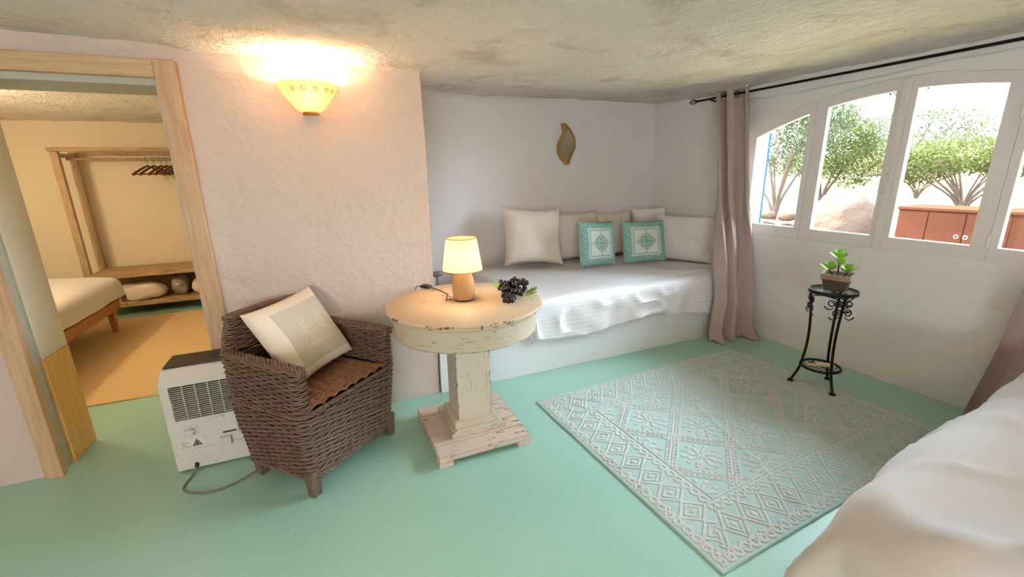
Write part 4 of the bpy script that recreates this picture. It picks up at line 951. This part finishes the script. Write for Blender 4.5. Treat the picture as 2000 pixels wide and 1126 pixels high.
def hanger(x, rz, label, dz=0):
    t = thing('coat_hanger', (x, 6.41, 1.768), rz, label, 'hanger', 'hangers on the bedroom rail')
    q = np.linspace(-.35, PI, 14); MB().tube([(.0, .022*math.cos(a)*1.0, -.006+.022*math.sin(a)-.014+.0) for a in q][::-1]+[(0, .020, -.04), (0, .004, -.065), (0, 0, -.09)] if False else [(0, .0235*math.sin(a), .0235*math.cos(a)-.0195) for a in np.linspace(-PI*.75, PI*.8, 24)]+[(0, .004, -.04), (0, 0, -.09)], .0025, 6).build('hook', M['grey_metal'], t, smooth=True)
    yy = np.linspace(-.205, .205, 21); MB().tube([(0, y, -.092-.095*(abs(y)/.205)**1.25) for y in yy], [.011+.005*(abs(y)/.205)**2 for y in yy], 8).build('shoulder', M['hanger_wood'], t, smooth=True)
    MB().tube([(0, -.185, -.182), (0, .185, -.182)], .007, 8).build('bar', M['hanger_wood'], t, smooth=True)
    return t
hl = ['dark wooden coat hanger, leftmost on the bedroom rail', 'dark wooden coat hanger second from left on the rail', 'dark wooden coat hanger third on the rail', 'dark wooden coat hanger fourth on the rail', 'dark wooden coat hanger fifth on the rail', 'dark wooden coat hanger nearest the door jamb on the rail']
for i, (x, rz) in enumerate(((-1.80, -.50), (-1.742, -.47), (-1.672, -.40), (-1.618, -.38), (-1.566, -.36), (-1.514, -.34))): hanger(x, rz, hl[i])
def lump(name, loc, size, m, label, cat, seed, rz=0):
    n = 28; th = np.linspace(0, 2*PI, n)[:, None]; ph = np.linspace(-PI/2, PI/2, n)[None, :]; f = lambda a, e: np.sign(a)*np.abs(a)**e
    P = np.stack([f(np.cos(ph), .6)*f(np.cos(th), .6)*size[0]/2, f(np.cos(ph), .6)*f(np.sin(th), .6)*size[1]/2, f(np.sin(ph), .8)*size[2]/2+0*th], -1)
    P += .10*size[2]*np.stack([fbm(P*9, seed), fbm(P*9, seed+5), fbm(P*9, seed+9)], -1); P[..., 2] = np.maximum(P[..., 2], -size[2]*.46)+size[2]*.46; P[-1] = P[0]
    P = rot2(P, rz, (0, 0)); return tag(link(name, grid_mesh(name, P), m, None, loc), label, cat)
lump('folded_pillow', (-2.09, 6.30, .158), (.44, .26, .20), M['linen'], 'cream folded pillow on the rack shelf beside the bed', 'pillow', 3)
lump('folded_pillow', (-1.38, 6.30, .158), (.44, .26, .20), M['linen'], 'cream folded pillow on the rack shelf beside the door jamb', 'pillow', 8)
lump('plastic_bag', (-1.735, 6.40, .158), (.17, .24, .24), M['bag'], 'clear plastic bag between the two folded pillows on the shelf', 'bag', 14)

# ================================================================= outside the window
gx, gy = np.meshgrid(np.linspace(3.95, 30, 90), np.linspace(-10, 30, 110), indexing='ij')
gz = .30+.20*sm(5, 8, gx)+.085*np.maximum(gx-9, 0)+.10*fbm(np.stack([gx*.5, gy*.5, gx*0], -1), 5, 3)*sm(4, 8, gx)
tag(link('ground', grid_mesh('ground', np.stack([gx, gy, gz], -1)), M['earth']), kind='structure')
def gz_at(x): return .30+.20*float(sm(5, 8, x))+.085*max(x-9, 0)
def leaves(n, blobs, L, W, up=.0):
    """n leaf quads scattered in ellipsoid shells (cx,cy,cz,rx,ry,rz)"""
    B = np.array(blobs, float); wt = (B[:, 3]*B[:, 4]+B[:, 4]*B[:, 5]+B[:, 3]*B[:, 5]); k_ = RNG.choice(len(B), n, p=wt/wt.sum())
    d = RNG.normal(size=(n, 3)); d /= np.linalg.norm(d, axis=1, keepdims=True); r = RNG.uniform(.35, 1, n)**.5
    c = B[k_, :3]+d*B[k_, 3:]*r[:, None]
    a = RNG.normal(size=(n, 3)); a[:, 2] += up; a /= np.linalg.norm(a, axis=1, keepdims=True); b = np.cross(a, RNG.normal(size=(n, 3))); b /= np.linalg.norm(b, axis=1, keepdims=True)
    s = RNG.uniform(.6, 1.3, n)[:, None]; V = np.stack([c, c+(a*.5*L+b*W*.5)*s, c+a*L*s, c+(a*.5*L-b*W*.5)*s], 1); return quads_mesh('leaves', V.reshape(-1, 3), np.arange(n*4).reshape(n, 4))
def tree(name, loc, trunks, blobs, n, fol, label, L=.07, W=.03, cat='tree', up=0., group=None):
    t = thing(name, loc, 0, label, cat, group)
    for pts, r0 in trunks: 
        p = spl(pts, 6); MB().tube(p, np.linspace(r0, r0*.35, len(p)), 7).build('branch', M['bark'], t, smooth=True)
    me = leaves(n, blobs, L, W, up); o = link('foliage', me, M[fol], t, smooth=False); o['kind'] = 'stuff'; return t
# leaning shrub tree seen in the two left sashes
g0 = gz_at(8)
def fan(n, h, spread, r0, lean=0):
    out = []
    for i in range(n):
        a = 2*PI*i/n+random.random(); s_ = spread*random.uniform(.5, 1); out.append(([(0, 0, -.05), (.15*s_*math.cos(a), .15*s_*math.sin(a), h*.3), (.55*s_*math.cos(a), .55*s_*math.sin(a)+lean*.4, h*.65), (s_*math.cos(a), s_*math.sin(a)+lean, h)], r0*random.uniform(.7, 1)))
    return out
tree('mastic_tree', (8.0, 5.75, g0), fan(8, 1.35, .9, .045), [(0, .1, 1.55, .75, .95, .7), (-.1, -.55, 1.75, .6, .6, .55), (.2, .6, 1.7, .6, .6, .7), (0, -.2, 2.25, .6, .7, .5)], 9500, 'fol_olive', 'loose olive green tree with bare forked stems, seen through the leftmost panes', .075, .026)
tree('mastic_tree', (10.3, 6.35, gz_at(10.3)), fan(7, 1.2, .9, .04), [(0, 0, 1.4, .8, .85, .75), (.1, -.5, 1.05, .6, .5, .6), (0, .2, 2.0, .6, .7, .5)], 9000, 'fol_green', 'green bushy tree behind the boulder, seen through the second sash', .075, .028)
tree('round_bush', (10.6, 4.05, gz_at(10.6)), fan(14, .95, 1.1, .03), [(0, 0, 1.02, .9, 1.05, .32), (0, -.6, .92, .7, .6, .30), (0, .75, .85, .7, .6, .32)], 9500, 'fol_green', 'low spreading yellow green bush with bare stems behind the rusty box', .07, .026, 'bush')
tree('round_bush', (13.0, 2.6, gz_at(13.0)), fan(12, .8, .9, .03), [(0, 0, .95, .9, 1.0, .55), (0, -.9, 1.1, .8, .8, .5)], 7000, 'fol_green', 'green bush at the right end of the box, seen in the last sash', .07, .026, 'bush')
tree('dry_shrub', (12.5, 5.6, gz_at(12.5)), fan(9, .8, 1., .025), [(0, 0, .7, 1., 1.4, .6), (0, 1.5, .6, .9, .9, .5)], 4000, 'fol_dry', 'dry straw coloured shrub low behind the trees', .08, .02, 'bush')
tree('dry_shrub', (9.0, 8.0, gz_at(9.0)), fan(8, .6, .8, .02), [(0, 0, .6, .8, 1.0, .6)], 3000, 'fol_dry', 'dry pale shrub at the foot of the leftmost tree', .08, .02, 'bush')
tree('far_tree', (20.5, 9.6, gz_at(20.5)), fan(7, 1.5, 1.6, .06), [(0, 0, 1.3, 1.6, 2.4, .8), (0, 2.2, 1.2, 1.4, 1.5, .8)], 7000, 'fol_olive', 'distant grey green trees on the hillside behind the bush', .12, .05)
tree('far_bush', (15.2, 7.0, gz_at(15.2)), fan(6, .6, 1.2, .03), [(0, 0, .75, 1.2, 2.0, .65), (0, 2.6, .8, 1.2, 1.6, .7)], 6500, 'fol_olive', 'wide grey green thicket far behind the boulder', .10, .045, 'bush')
tree('far_bush', (18.5, 3.6, gz_at(18.5)), fan(6, .6, 1.2, .03), [(0, 0, .6, 1.2, 1.8, .5), (0, 1.6, .55, 1.0, 1.2, .45)], 5000, 'fol_olive', 'low distant thicket on the slope behind the rusty box', .10, .045, 'bush')
# overhanging dark branch
tree('overhanging_tree', (8.6, 1.0, gz_at(8.6)), [([(0, 0, 0), (.1, .1, 1.2), (-.1, .3, 2.2), (-.5, .9, 2.75), (-.9, 1.7, 2.6), (-1.2, 2.4, 2.25)], .11), ([(-.3, .6, 2.55), (-.4, 1.2, 2.2), (-.6, 1.5, 1.95)], .03), ([(-.6, 1.1, 2.7), (-.9, 2.0, 2.9), (-1.2, 2.9, 2.7)], .03)],
     [(-1.1, 2.25, 2.30, .35, .42, .28), (-1.2, 2.65, 2.12, .25, .28, .22), (-.9, 1.75, 2.45, .35, .40, .25), (-1.2, 3.0, 2.45, .3, .4, .25), (-1.2, 2.6, 2.65, .4, .5, .25), (-.3, .6, 3.0, .6, .6, .4)], 5200, 'fol_dark', 'dark leafy branch hanging into the top of the middle sashes', .06, .028)
# boulder
def rock(name, loc, size, label, seed, m='rock', sub=4, rz=0, cat='rock', group=None, rough=.22):
    import bmesh
    b = bmesh.new(); bmesh.ops.create_icosphere(b, subdivisions=sub, radius=1); V = np.array([v.co[:] for v in b.verts])
    V = np.sign(V)*np.abs(V)**.8; d = 1+rough*fbm(V*1.1, seed, 4); V = V*d[:, None]*np.array(size)/2
    for v, p in zip(b.verts, V): v.co = p
    me = bpy.data.meshes.new(name); b.to_mesh(me); b.free(); o = link(name, me, M[m], None, loc); o.rotation_euler[2] = rz; return tag(o, label, cat, group)
rock('boulder', (7.45, 4.16, .60), (.75, .78, 1.02), 'large rounded granite boulder outside the second window sash', 4)
rock('boulder', (7.85, 2.30, .60), (.8, .9, .85), 'tan boulder at the right end of the rusty box', 9)
for i in range(10):
    lo = i < 5; x, y, z, sx, sy, sz = (7.25, 4.98+.35*(i % 5), .50 if lo else .705, .3 if lo else .26, .29 if lo else .27, .19 if lo else .15)
    rock('field_stone', (x, y, z), (sx, sy, sz), 'tan stone in the %s course of the dry wall, %s from the boulder' % (('lower', 'upper')[i//5], ('first', 'second', 'third', 'fourth', 'fifth')[i % 5]), 20+i, 'stone', 2, rough=.09, cat='stone', group='stones of the dry wall')
# rusty box with doors
bxo = thing('metal_box', (6.62, 2.66, .33), 0, 'rust brown metal storage box with double doors outside the window', 'box')
MB().box((-.02, -.62, 0), (.5, .44, .66)).build('body', M['rust'], bxo, bevel=.008)
MB().box((-.05, -.65, .655), (.53, .47, .69)).build('lid', M['rust'], bxo, bevel=.006)
for y0, y1 in ((.14, .425), (-.20, .13), (-.56, -.21)): MB().box((-.034, y0, .02), (-.018, y1, .64)).build('door_panel', M['rust'], bxo, bevel=.004)
for y in (-.155, -.235):
    for z in (.28, .38): MB().tube([(-.036-.010*0, y+.018*math.cos(a), z+.018*math.sin(a)) for a in np.linspace(0, 2*PI, 13)[:-1]], .005, 5, True).build('ring_pull', M['grey_metal'], bxo, smooth=True)
# outer reveal and blue shutter at the left end of the window
sh_ = thing('window_shutter', (3.86, 2.98, .93), 0, 'open whitewashed shutter edged in blue outside the leftmost pane', 'shutter')
MB().box((-.06, -.02, 0), (.055, .03, .98)).build('panel', M['outer_white'], sh_, bevel=.004)
MB().box((.055, -.024, 0), (.075, .034, .98)).build('edge_strip', M['blue_paint'], sh_, bevel=.003)
